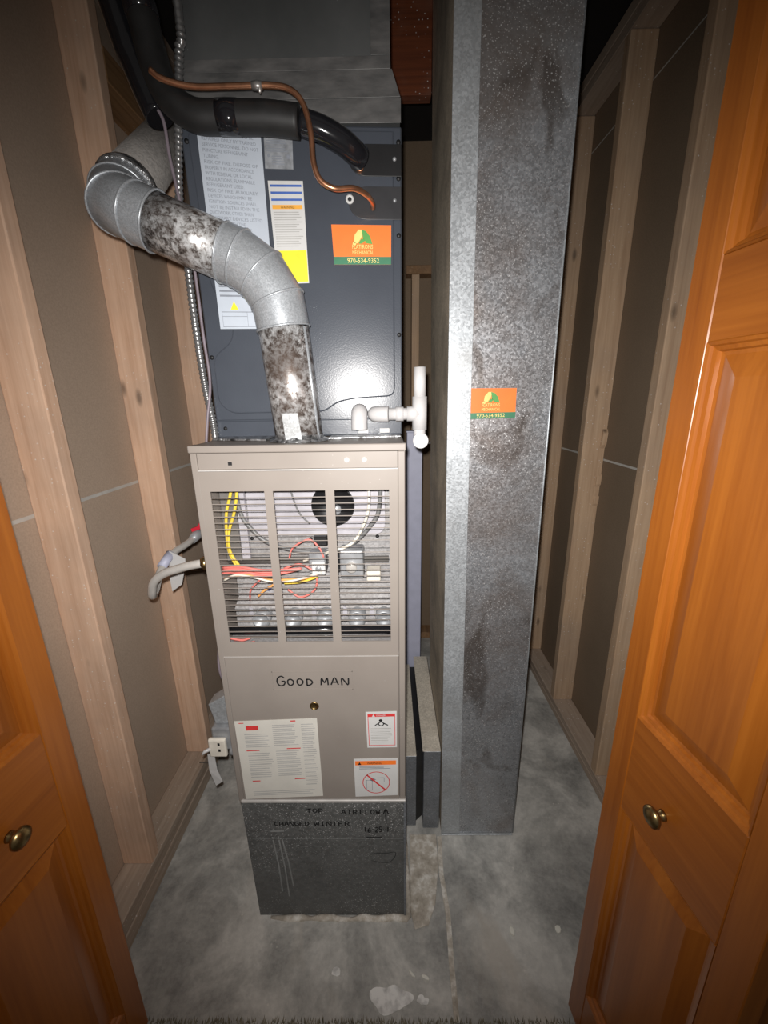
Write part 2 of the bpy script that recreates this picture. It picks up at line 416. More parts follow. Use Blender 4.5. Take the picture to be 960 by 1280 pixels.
def sticker(name, quad, y, mat, parent, th=.0008, label=None):
    tl, tr, br, bl = quad
    o = build(name, MB().prism([(p[0], y, p[1]) for p in (tl, tr, br, bl)], (0, -th, 0)), mat, parent)
    if label: o['label'] = label
    return o

GLY = {  # hand lettering, strokes in a unit box
 'G': [[(.9, .8), (.6, 1), (.2, .85), (.05, .45), (.25, .05), (.65, 0), (.9, .2), (.92, .45), (.55, .45)]],
 'O': [[(.5, 1), (.15, .8), (.1, .35), (.4, 0), (.8, .2), (.9, .65), (.5, 1)]],
 'D': [[(.15, 1), (.15, 0)], [(.05, .97), (.6, .9), (.92, .5), (.6, .1), (.1, .02)]],
 'M': [[(.05, 0), (.15, .95), (.5, .35), (.85, 1), (.95, 0)]],
 'A': [[(.02, 0), (.5, 1), (.95, 0)], [(.2, .38), (.8, .38)]],
 'N': [[(.1, 0), (.12, 1), (.85, .05), (.95, 1)]],
 'T': [[(0, .95), (1, 1)], [(.5, .97), (.45, 0)]],
 'P': [[(.15, 0), (.15, 1), (.7, .95), (.85, .7), (.6, .48), (.15, .45)]],
 'I': [[(.5, 1), (.5, 0)], [(.25, 1), (.75, 1)], [(.2, 0), (.75, 0)]],
 'R': [[(.1, 0), (.15, 1), (.7, .95), (.8, .7), (.5, .5), (.15, .48)], [(.45, .5), (.95, 0)]],
 'F': [[(.15, 0), (.15, 1), (.9, .98)], [(.15, .52), (.7, .55)]],
 'L': [[(.15, 1), (.15, .02), (.85, .05)]],
 'W': [[(0, 1), (.25, 0), (.5, .7), (.75, 0), (1, 1)]],
 'C': [[(.9, .85), (.5, 1), (.12, .6), (.2, .15), (.6, 0), (.9, .15)]],
 'H': [[(.1, 1), (.1, 0)], [(.85, 1), (.88, 0)], [(.1, .5), (.88, .52)]],
 'E': [[(.9, 1), (.15, .98), (.12, 0), (.9, .02)], [(.13, .5), (.7, .52)]],
 'S': [[(.85, .9), (.4, 1), (.15, .75), (.8, .35), (.6, .02), (.1, .1)]],
 '1': [[(.45, 1), (.4, 0)]], '6': [[(.75, 1), (.2, .5), (.2, .1), (.6, 0), (.8, .25), (.5, .45), (.2, .3)]],
 '2': [[(.1, .8), (.5, 1), (.8, .7), (.1, .02), (.9, .02)]], '5': [[(.85, 1), (.2, .98), (.18, .55), (.7, .55), (.8, .2), (.4, 0), (.1, .1)]],
 '-': [[(.15, .45), (.8, .48)]], ' ': [], '^': [[(.5, 0), (.5, 1)], [(.1, .6), (.5, 1.02), (.95, .6)]]}
def hand(txt, x, z, w, h, pitch, y, lw, parent, name='handwriting', mat='ink', sag=0.0):
    mb = MB(); r = random.Random(len(txt) * 7 + 3)
    for i, ch in enumerate(txt):
        ox = x + i * pitch; oz = z + sag * i + r.uniform(-.06, .06) * h
        for st in GLY[ch]:
            pts = [(ox + a * w, y, oz + b * h) for a, b in st]
            mb.ribbon(crom(pts, 4) if len(pts) > 2 else pts, lw, (0, -1, 0))
    return build(name, mb, M[mat], parent, recalc=False)

# ================================================================== SETTING
XL, XR, SD, ST = -.8217, .8632, .0889, .0381
CEIL = 2.64
YB = 2.25
fl_o = build('floor', MB().box(-1.0, 1.05, .60, YB + .15, -.10, 0), M['concrete']); tag(fl_o, 'stained grey concrete slab floor of the closet', kind='structure')
# control joint running towards the door, a groove edge proud on one side
mb = MB(); jp = [(.157, 1.045), (.150, .93), (.156, .82), (.150, .72), (.147, .612)]
mb.prism([(x - .004, y, .0002) for x, y in jp] + [(x + .010, y, .0002) for x, y in jp[::-1]], (0, 0, .002)); build('slab_joint_ridge', mb, M['mortar'], fl_o)
# mortar lip round the plinth
mb = MB(); rr = random.Random(3)
lip = [(-.36, .820)] + [(-.30 + i * .03, .818 + rr.uniform(-.003, .003)) for i in range(11)] + [(.036, .816), (.042, .824)] + [(.042 + rr.uniform(-.003, .005), .83 + i * .03) for i in range(8)]
pts = [(x, y, -.001) for x, y in lip]
mb.tube(pts, [.004] + [.008 + rr.uniform(-.003, .003) for _ in lip[1:-1]] + [.004], 8); build('mortar_lip', mb, M['mortar'], fl_o)
mb = MB(); mb.prism([(.058, 1.05, .0), (.150, 1.05, .0), (.146, .95, .0), (.125, .85, 0), (.10, .80, 0), (.060, .79, 0), (.050, .83, 0)], (0, 0, .006), .003); build('mortar_patch', mb, M['mortar'], fl_o)
cp = build('floor_hall', MB().box(-1.3, 1.3, -.7, .604, -.10, .010), M['carpet']); tag(cp, 'dark hallway carpet ending at the closet opening', kind='structure')
mb = MB(); rr = random.Random(11)
for i in range(700):
    x = -.66 + 1.1 * rr.random(); y = .600 + rr.random() * .012; a = rr.uniform(-.6, .6); h = rr.uniform(.006, .016)
    mb.poly([(x - .0015, y, .006), (x + .0015, y, .006), (x + h * .5 * math.sin(a), y + h * .6, .004 + h * .6)])
ff = build('carpet_fringe', mb, M['carpet'], cp, recalc=False); ff['kind'] = 'stuff'

def wall_side(name, sgn, X, studs, plate_h, label, stud_mat, dw):
    """framed wall seen from the closet: backing sheets, then studs and plates standing proud of them"""
    w = empty(name, (X, 1.4, 0)); tag(w, label, kind='structure')
    x0, x1 = (X - .0127, X) if sgn < 0 else (X, X + .0127)
    for z0, z1, y1 in ((0, 1.205, YB), (1.2135, 2.427, YB), (2.434, CEIL, YB)):
        build('drywall_panel', MB().box(x0, x1, .50, y1, z0, z1), M[dw], w)
    for zj in (1.209, 2.4305):
        th = .0045 if zj < 2 else .0035
        build('joint_strip', MB().box(x0 + .002, x1 + (.0006 if sgn < 0 else 0) - (.0006 if sgn > 0 else 0) - (.0 if sgn < 0 else .0), .50, YB, zj - th, zj + th), M['gypsum'], w)
    a, b = (X, X + SD) if sgn < 0 else (X - SD, X)
    h1 = plate_h * .5
    build('bottom_plate', MB().box(a, b + (.002 if sgn < 0 else 0), .66, YB, 0, h1, .002), M['plate'], w)
    build('bottom_plate', MB().box(a, b, .66, YB, h1 + .0005, plate_h, .003), M['plate'], w)
    for y in studs:
        o = build('stud', MB().box(a, b, y, y + ST, plate_h + .0005, 2.558, .003, 2), stud_mat, w)
    build('top_plate', MB().box(a, b, .52, YB, 2.56, 2.597, .002), M['plate'], w)
    build('top_plate', MB().box(a, b, .52, YB, 2.5975, 2.636, .002), M['plate'], w)
    return w
wl = wall_side('wall_left', -1, XL, [.8927, 1.2991, 1.7055, 2.11], .104, 'framed left wall with bare pine studs over grey-brown drywall backs', M['stud'], 'drywall')
build('fire_block', MB().box(XL, XL + SD, 1.338, 1.705, 2.28, 2.36, .002), M['blocking'], wl)
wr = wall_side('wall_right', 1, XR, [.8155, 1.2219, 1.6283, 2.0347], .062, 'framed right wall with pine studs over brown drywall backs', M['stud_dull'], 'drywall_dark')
# splintered edge of the middle right stud
mb = MB(); rr = random.Random(5)
for z, L, d in ((1.255, .075, .011), (1.10, .05, .006), (1.02, .04, .005)):
    mb.prism([(XR - .002, 1.6275, z), (XR + .0, 1.6265 - 0, z + L), (XR - .001, 1.6275 - d, z + L * .8), (XR - .001, 1.6275 - d * .7, z + L * .2)], (-.02, 0, 0))
build('splinter', mb, M['stud_dull'], wr)
wb = empty('wall_back', (0, YB, 0)); tag(wb, 'dim framed back wall behind furnace and duct', kind='structure')
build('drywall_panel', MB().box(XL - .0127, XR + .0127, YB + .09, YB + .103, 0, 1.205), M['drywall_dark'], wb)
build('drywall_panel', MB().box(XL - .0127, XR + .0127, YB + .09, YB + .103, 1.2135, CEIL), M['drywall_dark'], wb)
for x in (-.73, -.36, -.02, .128, .50, .735):
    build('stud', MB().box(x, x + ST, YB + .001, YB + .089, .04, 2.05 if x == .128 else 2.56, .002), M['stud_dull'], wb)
build('bottom_plate', MB().box(XL, XR, YB + .001, YB + .089, 0, .0385, .002), M['blocking'], wb)
build('header', MB().box(.10, .50, YB + .0, YB + .088, 2.052, 2.09, .002), M['blocking'], wb)
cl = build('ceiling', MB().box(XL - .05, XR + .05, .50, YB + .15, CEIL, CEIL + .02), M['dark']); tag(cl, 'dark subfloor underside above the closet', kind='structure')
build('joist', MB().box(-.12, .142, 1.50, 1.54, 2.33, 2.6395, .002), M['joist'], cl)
# front wall of the closet with the door opening (out of frame, closes the place)
for nm, xa, xb in (('trim_1', -.80, -.735), ('trim_2', .62, .80)):
    o = build(nm, MB().box(xa, xb, .50, .60, 0, 2.10, .003), M['door_z']); tag(o, 'stained jamb at the side of the closet opening', kind='structure')
o = build('trim_3', MB().box(-.80, .80, .50, .60, 2.101, 2.16, .003), M['door_y']); tag(o, 'stained head jamb above the closet opening', kind='structure')

# ------------------------------------------------------------------ bifold doors
def leaf(name, far, ang, side, label, knob=True, width=.30):
    """far: x,y of the far edge; local +y runs towards the far edge; the panelled face looks to local -x*side"""
    w = empty(name, (far[0], far[1], 0)); w.rotation_euler = (0, 0, ang); ROOT[w] = Vector((0, 0, 0))
    tag(w, label, kind='structure')
    T = .034; ZB, ZT = .012, 2.03
    def X(d): return d * side            # depth behind the face
    def bx(y0, y1, z0, z1, nm, mat):
        a, b = sorted((X(0), X(T))); build(nm, MB().box(a, b, y0, y1, z0, z1, .0015), mat, w)
    sw = .047
    bx(-sw, 0, ZB, ZT, 'stile', M['door_z']); bx(-width, -width + sw, ZB, ZT, 'stile', M['door_z'])
    y0, y1 = -width + sw + .0003, -sw - .0003
    rails = [(ZB, .150), (.708, .914), (1.525, 1.630), (1.92, ZT)]
    for a, b in rails: bx(y0, y1, a, b, 'rail', M['door_y'])
    for (a, b), (c, d) in zip(rails[:-1], rails[1:]):
        prof = [(0, .0), (.004, .002), (.006, .006), (.011, .008), (.013, .013), (.018, .014), (.045, .006), (.047, .0055)]
        mb = MB(); rings = []
        for ins, dep in prof:
            ya, yb, za, zb = y0 + ins, y1 - ins, b + ins, c - ins
            rings.append([mb.bm.verts.new((X(dep), *p)) for p in ((ya, za), (yb, za), (yb, zb), (ya, zb))])
        for r0, r1 in zip(rings[:-1], rings[1:]):
            for i in range(4): mb.bm.faces.new((r0[i], r0[(i + 1) % 4], r1[(i + 1) % 4], r1[i]))
        mb.bm.faces.new(rings[-1])
        bk = [mb.bm.verts.new((X(.030), *p)) for p in ((y0, b), (y1, b), (y1, c), (y0, c))]
        mb.bm.faces.new(bk)
        for i in range(4): mb.bm.faces.new((rings[0][i], bk[i], bk[(i + 1) % 4], rings[0][(i + 1) % 4]))
        build('panel', mb, M['door_z'], w)
    if knob:
        mb = MB(); mb.lathe([(.0, 0), (.009, 0), (.008, .004), (.0055, .007), (.006, .010), (.013, .0135), (.0168, .018), (.0163, .0225), (.010, .0265), (0, .028)], (-.0002 * side, -.134, .797), (-side, 0, 0), 24)
        build('knob', mb, M['brass_dull'], w)
    return w
leaf('door_1', (-.598, .609), -math.atan(.085), -1, 'open stained bifold door leaf with brass knob beside the left studs')
leaf('door_2', (.428, .640), math.atan(.10), 1, 'open stained bifold door leaf with brass knob beside the grey duct')

# ================================================================== FURNACE
X0, X1, YF, ZB, ZT, YK = -.405, .034, .8216, .438, 1.372, 1.53
fu = empty('furnace', ((X0 + X1) / 2, (YF + YK) / 2, ZB)); tag(fu, 'tall beige gas furnace with louvred front standing on a grey metal plinth', 'furnace')
mb = MB()
mb.box(X0, X0 + .0015, YF + .002, YK, ZB, ZT - .001); mb.box(X1 - .0015, X1, YF + .002, YK, ZB, ZT - .001); mb.box(X0, X1, YK, YK + .0015, ZB, ZT - .001); mb.box(X0, X1, YF + .004, YK, ZB, ZB + .002)
build('cabinet', mb, M['beige'], fu)
mb = MB(); mb.box(X0 - .002, X1 + .002, YF - .002, YF + .03, ZT - .015, ZT, .0025, 2); build('top_trim', mb, M['beige'], fu)
build('top_plate', MB().box(X0, X1, YF + .03, YK, ZT - .004, ZT - .001), M['beige'], fu)
for a, b in ((X0, X0 + .013), (X1 - .0145, X1)):
    build('front_flange', MB().box(a, b, YF, YF + .016, ZB, ZT - .0155, .0015), M['beige'], fu)
hd = build('header_strip', MB().box(X0 + .0135, X1 - .015, YF + .003, YF + .006, 1.3225, 1.356, .0005), M['beige'], fu)
build('bright_edge', MB().box(X0 + .0135, X1 - .015, YF - .0008, YF + .003, 1.3195, 1.3222), M['beige_lit'], fu)  # edge highlight painted in, lit beige rather than another metal
build('slot_hole', MB().box(-.329, -.321, YF + .0022, YF + .003, 1.331, 1.338), M['ink'], hd)
for x in (-.085, -.049):
    build('screw', MB().lathe([(.0055, 0), (.005, .002), (0, .003)], (x, YF + .003, 1.339), (0, -1, 0), 12), M['paper'], hd)
# upper louvred door
mb = MB(); UX0, UX1 = X0 + .0135, X1 - .015; cols = [(-.372, -.259), (-.241, -.132), (-.113, .001)]; LZ0, LZ1 = .919, 1.277
xs = [UX0] + [q for c in cols for q in c] + [UX1]
for i in range(0, len(xs), 2): mb.box(xs[i], xs[i + 1], YF - .001, YF + .002, LZ0, LZ1)
mb.box(UX0, UX1, YF - .001, YF + .002, LZ1, 1.319); mb.box(UX0, UX1, YF - .001, YF + .002, .881, LZ0)
ud = build('upper_door', mb, M['beige'], fu)
NS = 26; pitch = (LZ1 - LZ0) / NS
for x0, x1 in cols:
    me0 = None
    for i in range(1, NS):
        z = LZ0 + pitch * i
        if me0 is None:
            mb = MB(); wd = (x1 - x0) / 2 + .001
            mb.prism([(-wd, -.0015, .0009), (-wd, .0075, -.0028), (-wd, .0075, -.0040), (-wd, -.0015, -.0006)], (2 * wd, 0, 0))
            bmesh.ops.recalc_face_normals(mb.bm, faces=mb.bm.faces)
            me0 = bpy.data.meshes.new('louver_slat'); mb.bm.to_mesh(me0); mb.bm.free(); me0.materials.append(M['beige'])
        o = bpy.data.objects.new('louver_slat', me0); COL.objects.link(o); o.parent = ud
        o.location = Vector(((x0 + x1) / 2, YF, z)) - ROOT[fu]
# lower door
ld = build('lower_door', MB().box(UX0, UX1, YF - .001, YF + .003, .446, .8795, .0012), M['beige'], fu)
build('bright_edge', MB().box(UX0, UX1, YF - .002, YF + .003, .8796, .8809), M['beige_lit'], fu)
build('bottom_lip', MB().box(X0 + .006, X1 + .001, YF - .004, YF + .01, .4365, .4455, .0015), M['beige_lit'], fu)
mb = MB(); ex0, ex1, ez0, ez1 = -.283, -.091, .788, .839
for a in ((ex0, ex1, ez0, ez0 + .0015), (ex0, ex1, ez1 - .0015, ez1), (ex0, ex0 + .0015, ez0, ez1), (ex1 - .0015, ex1, ez0, ez1)): mb.box(a[0], a[1], YF - .0018, YF - .0008, a[2], a[3])
build('name_recess', mb, M['beige'], ld)
YL = YF - .0012
yy = YF - .0016
for txt, x, w, h, p in (('G', -.273, .021, .026, .02), ('OOD', -.248, .017, .018, .0225), ('MAN', -.168, .019, .020, .0245)):
    hand(txt, x, .800, w, h, p, yy, .0036, ld, sag=.0004)
mb = MB().lathe([(.0, 0), (.011, 0), (.0115, .0015), (.009, .003), (.0085, .0012), (0, .0012)], (-.187, YL + .0005, .741), (0, -1, 0), 20); build('sight_hole', mb, M['brass_dull'], ld)
# instruction sheet
q = [(-.388, .697), (-.183, .705), (-.181, .459), (-.385, .449)]
lb = sticker('instruction_label', q, YL, M['cream'], ld, label='cream instruction sheet with red headings')
for u0, u1, v0, v1 in ((.13, .28, .06, .115), (.05, .11, .02, .03), (.68, .74, .012, .026), (.10, .26, .36, .372), (.60, .77, .352, .364), (.12, .22, .755, .767), (.66, .79, .745, .757)):
    Print(q, YL, .0012).rect(u0, u1, v0, v1).done('red_heading', M['red'], lb)
p = Print(q, YL, .0011)
for a in ((.10, .40, .16, .34, 7), (.45, .76, .06, .33, 11), (.80, .97, .06, .85, 30), (.11, .42, .40, .73, 12), (.46, .77, .38, .72, 13), (.11, .95, .90, .97, 3)): p.lines(*a, fill=.42, seed=a[4])
p.done('small_print', M['ink_pale'], lb)
# red danger label
q = [(-.063, .7225), (.013, .7245), (.013, .616), (-.061, .615)]
lb = sticker('danger_label', q, YL, M['paper'], ld, label='white and red hand hazard label')
p = Print(q, YL, .0012); p.rect(.06, .95, .055, .135)
for a in ((.06, .08, .135, .94), (.93, .95, .135, .94), (.06, .95, .925, .94)): p.rect(*a)
p.done('red_print', M['red'], lb)
p = Print(q, YL, .0014); p.poly([(.20, .13), (.25, .06), (.30, .13)]); p.text('DANGER', .34, .118, .06, width=.30); p.done('white_print', M['paper'], lb)
p = Print(q, YL, .0013); p.disc(.48, .235, .06, .035); p.poly([(.28, .36), (.40, .30), (.45, .30), (.36, .35), (.29, .385)]); p.poly([(.72, .36), (.58, .30), (.52, .30), (.62, .35), (.71, .385)]); p.ring(.49, .33, .10, .06, .35); p.done('hand_symbol', M['ink'], lb)
p = Print(q, YL, .0011); p.lines(.14, .86, .45, .88, 9, .4, 4); p.done('small_print', M['ink_pale'], lb)
# orange warning label
q = [(-.097, .579), (.015, .581), (.014, .461), (-.096, .456)]
lb = sticker('warning_label', q, YL, M['paper'], ld, label='white and orange no-storage warning label')
p = Print(q, YL, .0012); p.rect(.03, .96, .05, .16); p.done('orange_print', M['orange'], lb)
p = Print(q, YL, .0014); p.poly([(.09, .15), (.13, .075), (.17, .15)]); p.text('WARNING', .30, .14, .09, width=.34); p.done('lettering', M['ink'], lb)
p = Print(q, YL, .0013); p.ring(.50, .63, .32, .295, .06); p.poly([(.27, .43), (.30, .41), (.72, .82), (.69, .845)]); p.done('red_print', M['red'], lb)
p = Print(q, YL, .0012); p.lines(.12, .86, .19, .28, 3, .5, 8)
for a in ((.27, .28, .56, .84), (.40, .41, .56, .84), (.27, .41, .56, .57), (.27, .41, .83, .84), (.52, .68, .5, .51), (.68, .69, .5, .62)): p.rect(*a)
p.poly([(.34, .55), (.42, .50), (.50, .55), (.42, .60)]); p.done('small_print', M['ink_grey'], lb)

# ---- burner compartment seen through the louvres
build('vestibule_panel', MB().box(X0 + .003, X1 - .003, .975, .978, .884, ZT - .006), M['inner_metal'], fu)
build('compartment_floor', MB().box(X0 + .003, X1 - .003, YF + .006, .974, .880, .883), M['inner_metal'], fu)
ind = build('inducer_plate', MB().prism([(x, .952, z) for x, z in [tuple(v[:2]) for v in fillet([(-.345, 1.36, 0), (-.345, 1.135, 0), (-.010, 1.135, 0), (-.010, 1.36, 0)], .03)]], (0, .022, 0)), M['inner_white'], fu)
build('inducer_opening', MB().lathe([(.0, .001), (.050, .001), (.050, .003), (.0515, .004), (.053, 0)], (-.136, .9515, 1.210), (0, -1, 0), 32), M['black'], ind)
build('hub', MB().lathe([(.014, 0), (.012, .004), (0, .006)], (-.13, .9505, 1.20), (0, -1, 0), 12), M['steel_grey'], ind)
for x, z in ((-.36, 1.17), (-.35, 1.12), (-.20, 1.117), (-.03, 1.122)): build('bolt', MB().lathe([(.005, 0), (.004, .003), (0, .004)], (x, .9745 if z < 1.13 or x < -.35 else .9515, z), (0, -1, 0), 8), M['ink'], fu)
build('side_bracket', MB().box(-.402, -.366, .93, .972, 1.075, 1.362, .002), M['inner_dark'], fu)
build('side_strip', MB().box(-.366, -.347, .94, .95, 1.075, 1.362), M['inner_white'], fu)
def tubeobj(name, pts, r, mat, parent, n=10, k=6): return build(name, MB().tube(crom(pts, k), r, n), M[mat], parent)
tubeobj('drain_hose', [(-.36, .925, 1.30), (-.352, .92, 1.205), (-.328, .92, 1.161), (-.293, .92, 1.128), (-.227, .92, 1.107), (-.149, .92, 1.102), (-.090, .92, 1.122), (-.041, .92, 1.172), (-.023, .92, 1.211), (-.018, .92, 1.30)], .0050, 'hose_grey', fu)
tubeobj('pressure_hose', [(-.207, .905, 1.086), (-.147, .905, 1.106), (-.089, .905, 1.129), (-.059, .91, 1.175), (-.046, .91, 1.224), (-.047, .91, 1.30)], .0035, 'wire_white', fu)
tubeobj('yellow_wire', [(-.358, .90, 1.30), (-.361, .90, 1.258), (-.376, .90, 1.211), (-.382, .90, 1.162), (-.381, .90, 1.112), (-.366, .90, 1.071)], .0036, 'wire_yellow', fu)
tubeobj('yellow_wire', [(-.342, .895, 1.30), (-.345, .895, 1.259), (-.356, .895, 1.212), (-.374, .895, 1.164), (-.378, .897, 1.115), (-.360, .90, 1.073)], .0036, 'wire_yellow', fu)
tubeobj('grey_wire', [(-.235, .93, 1.30), (-.23, .93, 1.25), (-.215, .93, 1.20), (-.19, .93, 1.17)], .002, 'hose_grey', fu, 6)
for i, dz in enumerate((.0, .006, .011, -.004)):
    tubeobj('pink_wire', [(-.397, .88 + .004 * i, 1.066 + dz), (-.353, .88, 1.071 + dz), (-.30, .88, 1.062 + dz), (-.25, .885, 1.066 + dz * .5), (-.21, .89, 1.072)], .0032, 'wire_pink', fu, 8)
tubeobj('pink_wire', [(-.237, .89, 1.098), (-.226, .89, 1.125), (-.188, .89, 1.145), (-.165, .89, 1.125), (-.155, .89, 1.10)], .0022, 'wire_pink', fu, 8)
tubeobj('pink_wire', [(-.25, .885, 1.075), (-.21, .885, 1.085), (-.176, .885, 1.06), (-.18, .885, 1.02), (-.215, .885, 1.00), (-.245, .885, 1.02)], .0024, 'wire_pink', fu, 8)
tubeobj('pink_wire', [(-.30, .885, 1.055), (-.335, .89, 1.02), (-.345, .90, .985)], .0022, 'wire_pink', fu, 8)
tubeobj('orange_wire', [(-.39, .875, 1.056), (-.34, .875, 1.064), (-.298, .878, 1.050), (-.25, .88, 1.048), (-.21, .88, 1.05), (-.18, .885, 1.055)], .003, 'wire_orange', fu, 8)
tubeobj('orange_wire', [(-.26, .88, 1.045), (-.30, .885, 1.02), (-.32, .89, 1.0)], .0028, 'wire_orange', fu, 8)
tubeobj('white_wire', [(-.39, .872, 1.052), (-.36, .87, 1.066), (-.32, .87, 1.06), (-.27, .872, 1.046), (-.22, .875, 1.05), (-.16, .88, 1.066)], .0026, 'wire_white', fu, 8)
tubeobj('yellow_wire', [(-.25, .878, 1.040), (-.21, .88, 1.042), (-.17, .882, 1.055)], .0028, 'wire_yellow', fu, 8)
build('gas_pipe', MB().tube([(X0 + .002, .945, 1.072), (-.002, .945, 1.072)], .0085, 14), M['inner_dark'], fu)
gv = build('gas_valve', MB().box(-.118, -.062, .89, .94, 1.045, 1.115, .004, 2), M['steel_grey'], fu)
build('valve_cap', MB().lathe([(.013, 0), (.013, .008), (.010, .010), (0, .010)], (-.09, .89, 1.075), (0, -1, 0), 16), M['steel'], gv)
build('valve_coil', MB().box(-.13, -.118, .895, .93, 1.06, 1.105, .002), M['black'], gv)
build('connector_block', MB().box(-.055, -.022, .895, .925, 1.035, 1.065, .002), M['beige_plastic'], gv)
build('ignitor_module', MB().box(-.192, -.152, .89, .93, 1.058, 1.108, .003), M['steel_grey'], fu)
sq = build('rollout_switch', MB().box(-.184, -.152, .882, .89, 1.058, 1.090, .002), M['paper'], fu)
build('switch_hole', MB().lathe([(.007, 0), (.006, .002), (0, .0005)], (-.168, .8815, 1.074), (0, -1, 0), 14), M['steel_grey'], sq)
build('relay_box', MB().box(-.186, -.152, .935, .974, 1.112, 1.136, .002), M['black'], fu)
# burner box: sloped shelf, burners and manifold
build('burner_shelf', MB().prism([(-.385, .90, .962), (-.372, .973, 1.030), (.020, .973, 1.030), (.020, .90, .962)], (0, .002, -.004)), M['inner_metal'], fu)
build('burner_face', MB().box(-.385, .020, .905, .909, .890, .960), M['inner_metal'], fu)
for i, x in enumerate((-.314, -.236, -.158, -.081, -.015)):
    b = build('burner_tube', MB().lathe([(.021, 0), (.021, .03), (.018, .030), (.016, .012), (0, .012)], (x, .904, .943), (0, -1, 0), 24), M['steel_grey'], fu)
    build('burner_bracket', MB().prism([(x - .045 + .008, .898, .938), (x - .018 - .006, .898, .938), (x - .024 - .002, .898, .962), (x - .034, .898, .968)], (0, .004, 0)), M['inner_white'], b)
mf = build('gas_manifold', MB().tube([(X0 + .004, .862, .9255), (.016, .862, .9255)], .0105, 14), M['black_gloss'], fu)
tubeobj('red_wire', [(-.39, .86, .905), (-.36, .86, .899), (-.34, .86, .905)], .003, 'wire_pink', fu, 8)
tubeobj('red_wire', [(-.38, .86, .893), (-.355, .86, .890), (-.33, .86, .894)], .003, 'wire_pink', fu, 8)
for x, z in ((-.305, .99),): build('blue_cap', MB().lathe([(.006, 0), (.005, .012), (0, .013)], (x, .935, z + .01), (0, -1, .3), 10), M['blue_dk'], fu)

# ================================================================== PLINTH
pl = empty('furnace_plinth', ((X0 + X1) / 2, 1.1, 0)); tag(pl, 'dark grey sheet-metal plinth with marker notes under the beige furnace', 'plinth')
build('body', MB().prism([(X0 + .012, YF + .003, .0), (X1, YF + .003, .0), (X1, YF + .003, .435), (X0 + .002, YF + .003, .435)], (0, YK - YF - .01, 0), .002), M['plinth'], pl)
build('edge_flange', MB().box(X1 - .004, X1 + .0015, YF - .0005, YF + .003, .0, .432), M['rack'], pl)
build('panel_seam', MB().box(X0 + .02, X1 - .006, YF + .0015, YF + .0035, .300, .3025), M['plinth'], pl)
yp = YF + .0022
hand('TOP', -.229, .395, .013, .014, .0155, yp, .0030, pl); hand('AIR', -.137, .390, .013, .014, .0155, yp, .0030, pl); hand('FLOW', -.087, .391, .011, .014, .0142, yp, .0030, pl)
hand('^', -.026, .366, .016, .040, .02, yp, .0034, pl, name='arrow_mark')
hand('CHANGED', -.320, .350, .012, .013, .0138, yp, .0030, pl); hand('WINTER', -.212, .350, .014, .014, .0165, yp, .0030, pl)
hand('16-25-1', -.078, .3265, .009, .017, .0102, yp, .0032, pl)
build('marker_underline', MB().ribbon([(-.072, yp, .308), (-.050, yp, .3065), (-.030, yp, .308)], .003, (0, -1, 0)), M['ink'], pl, recalc=False)
build('marker_stroke', MB().ribbon(crom([(-.055, yp, .249), (-.02, yp, .248), (.006, yp, .252), (.004, yp, .232), (-.012, yp, .214), (-.035, yp, .213), (-.06, yp, .220)], 6), .0016, (0, -1, 0)), M['ink'], pl, recalc=False)
for a, b in (((-.329, .31), (-.318, .10)), ((-.313, .312), (-.300, .08)), ((-.303, .30), (-.285, .12))):
    build('chalk_scrape', MB().ribbon([(a[0], yp, a[1]), ((a[0] + b[0]) / 2 + .003, yp, (a[1] + b[1]) / 2), (b[0], yp, b[1])], .004, (0, -1, 0)), M['chalk'], pl, recalc=False)
build('chalk_scrape', MB().ribbon([(-.332, yp, .330), (-.295, yp, .331)], .005, (0, -1, 0)), M['chalk'], pl, recalc=False)

# ================================================================== FILTER RACK beside the plinth
rk = empty('filter_rack', (.09, 1.3, 0)); tag(rk, 'grey metal filter slot box between furnace plinth and tall duct', 'filter rack')
build('rack_side', MB().box(.0365, .082, 1.080, 1.56, .004, .311, .0015), M['rack'], rk)
build('rack_side', MB().box(.106, .1615, 1.072, 1.58, .004, .338, .0015), M['rack'], rk)
build('rack_top', MB().box(.0365, .082, 1.079, 1.56, .3112, .3135, .0008), M['dusty'], rk)
build('rack_top', MB().box(.102, .1615, 1.071, 1.58, .3382, .3405, .0008), M['dusty'], rk)
build('slot_back', MB().box(.0825, .1075, 1.12, 1.56, .004, .300), M['black'], rk)
build('torn_liner', MB().prism([(.0826, 1.088, .322), (.100, 1.088, .330), (.107, 1.088, .20), (.1074, 1.088, .05), (.092, 1.088, .03), (.083, 1.088, .018)], (0, .006, 0)), M['foam'], rk)

# ================================================================== RETURN DUCT
du = empty('return_air_duct', (.28, 1.26, 0)); tag(du, 'tall speckled galvanised return-air duct with one orange sticker', 'duct')
DX0, DX1, DY0, DY1 = .150, .408, 1.055, 1.47
def duct_pts(x, y): return x
mb = MB(); zt = 2.62
xb0, xb1, xt0, xt1 = .168, .409, .138, .403
build('front_sheet', MB().prism([(xb0, DY0, .004), (xb1 + .006, DY0, .004), (xt1, DY0, zt), (xt0, DY0, zt)], (0, .002, 0)), M['duct'], du)
build('side_sheet', MB().prism([(xb0, DY0 + .0021, .004), (xt0, DY0 + .0021, zt), (xt0, DY1, zt), (xb0, DY1, .004)], (.002, 0, 0)), M['duct_side'], du)
build('side_sheet', MB().prism([(xb1 + .006, DY0 + .0021, .004), (xt1, DY0 + .0021, zt), (xt1, DY1, zt), (xb1 + .006, DY1, .004)], (-.002, 0, 0)), M['duct'], du)
build('back_sheet', MB().prism([(xb0, DY1, .004), (xb1 + .006, DY1, .004), (xt1, DY1, zt), (xt0, DY1, zt)], (0, .002, 0)), M['duct'], du)
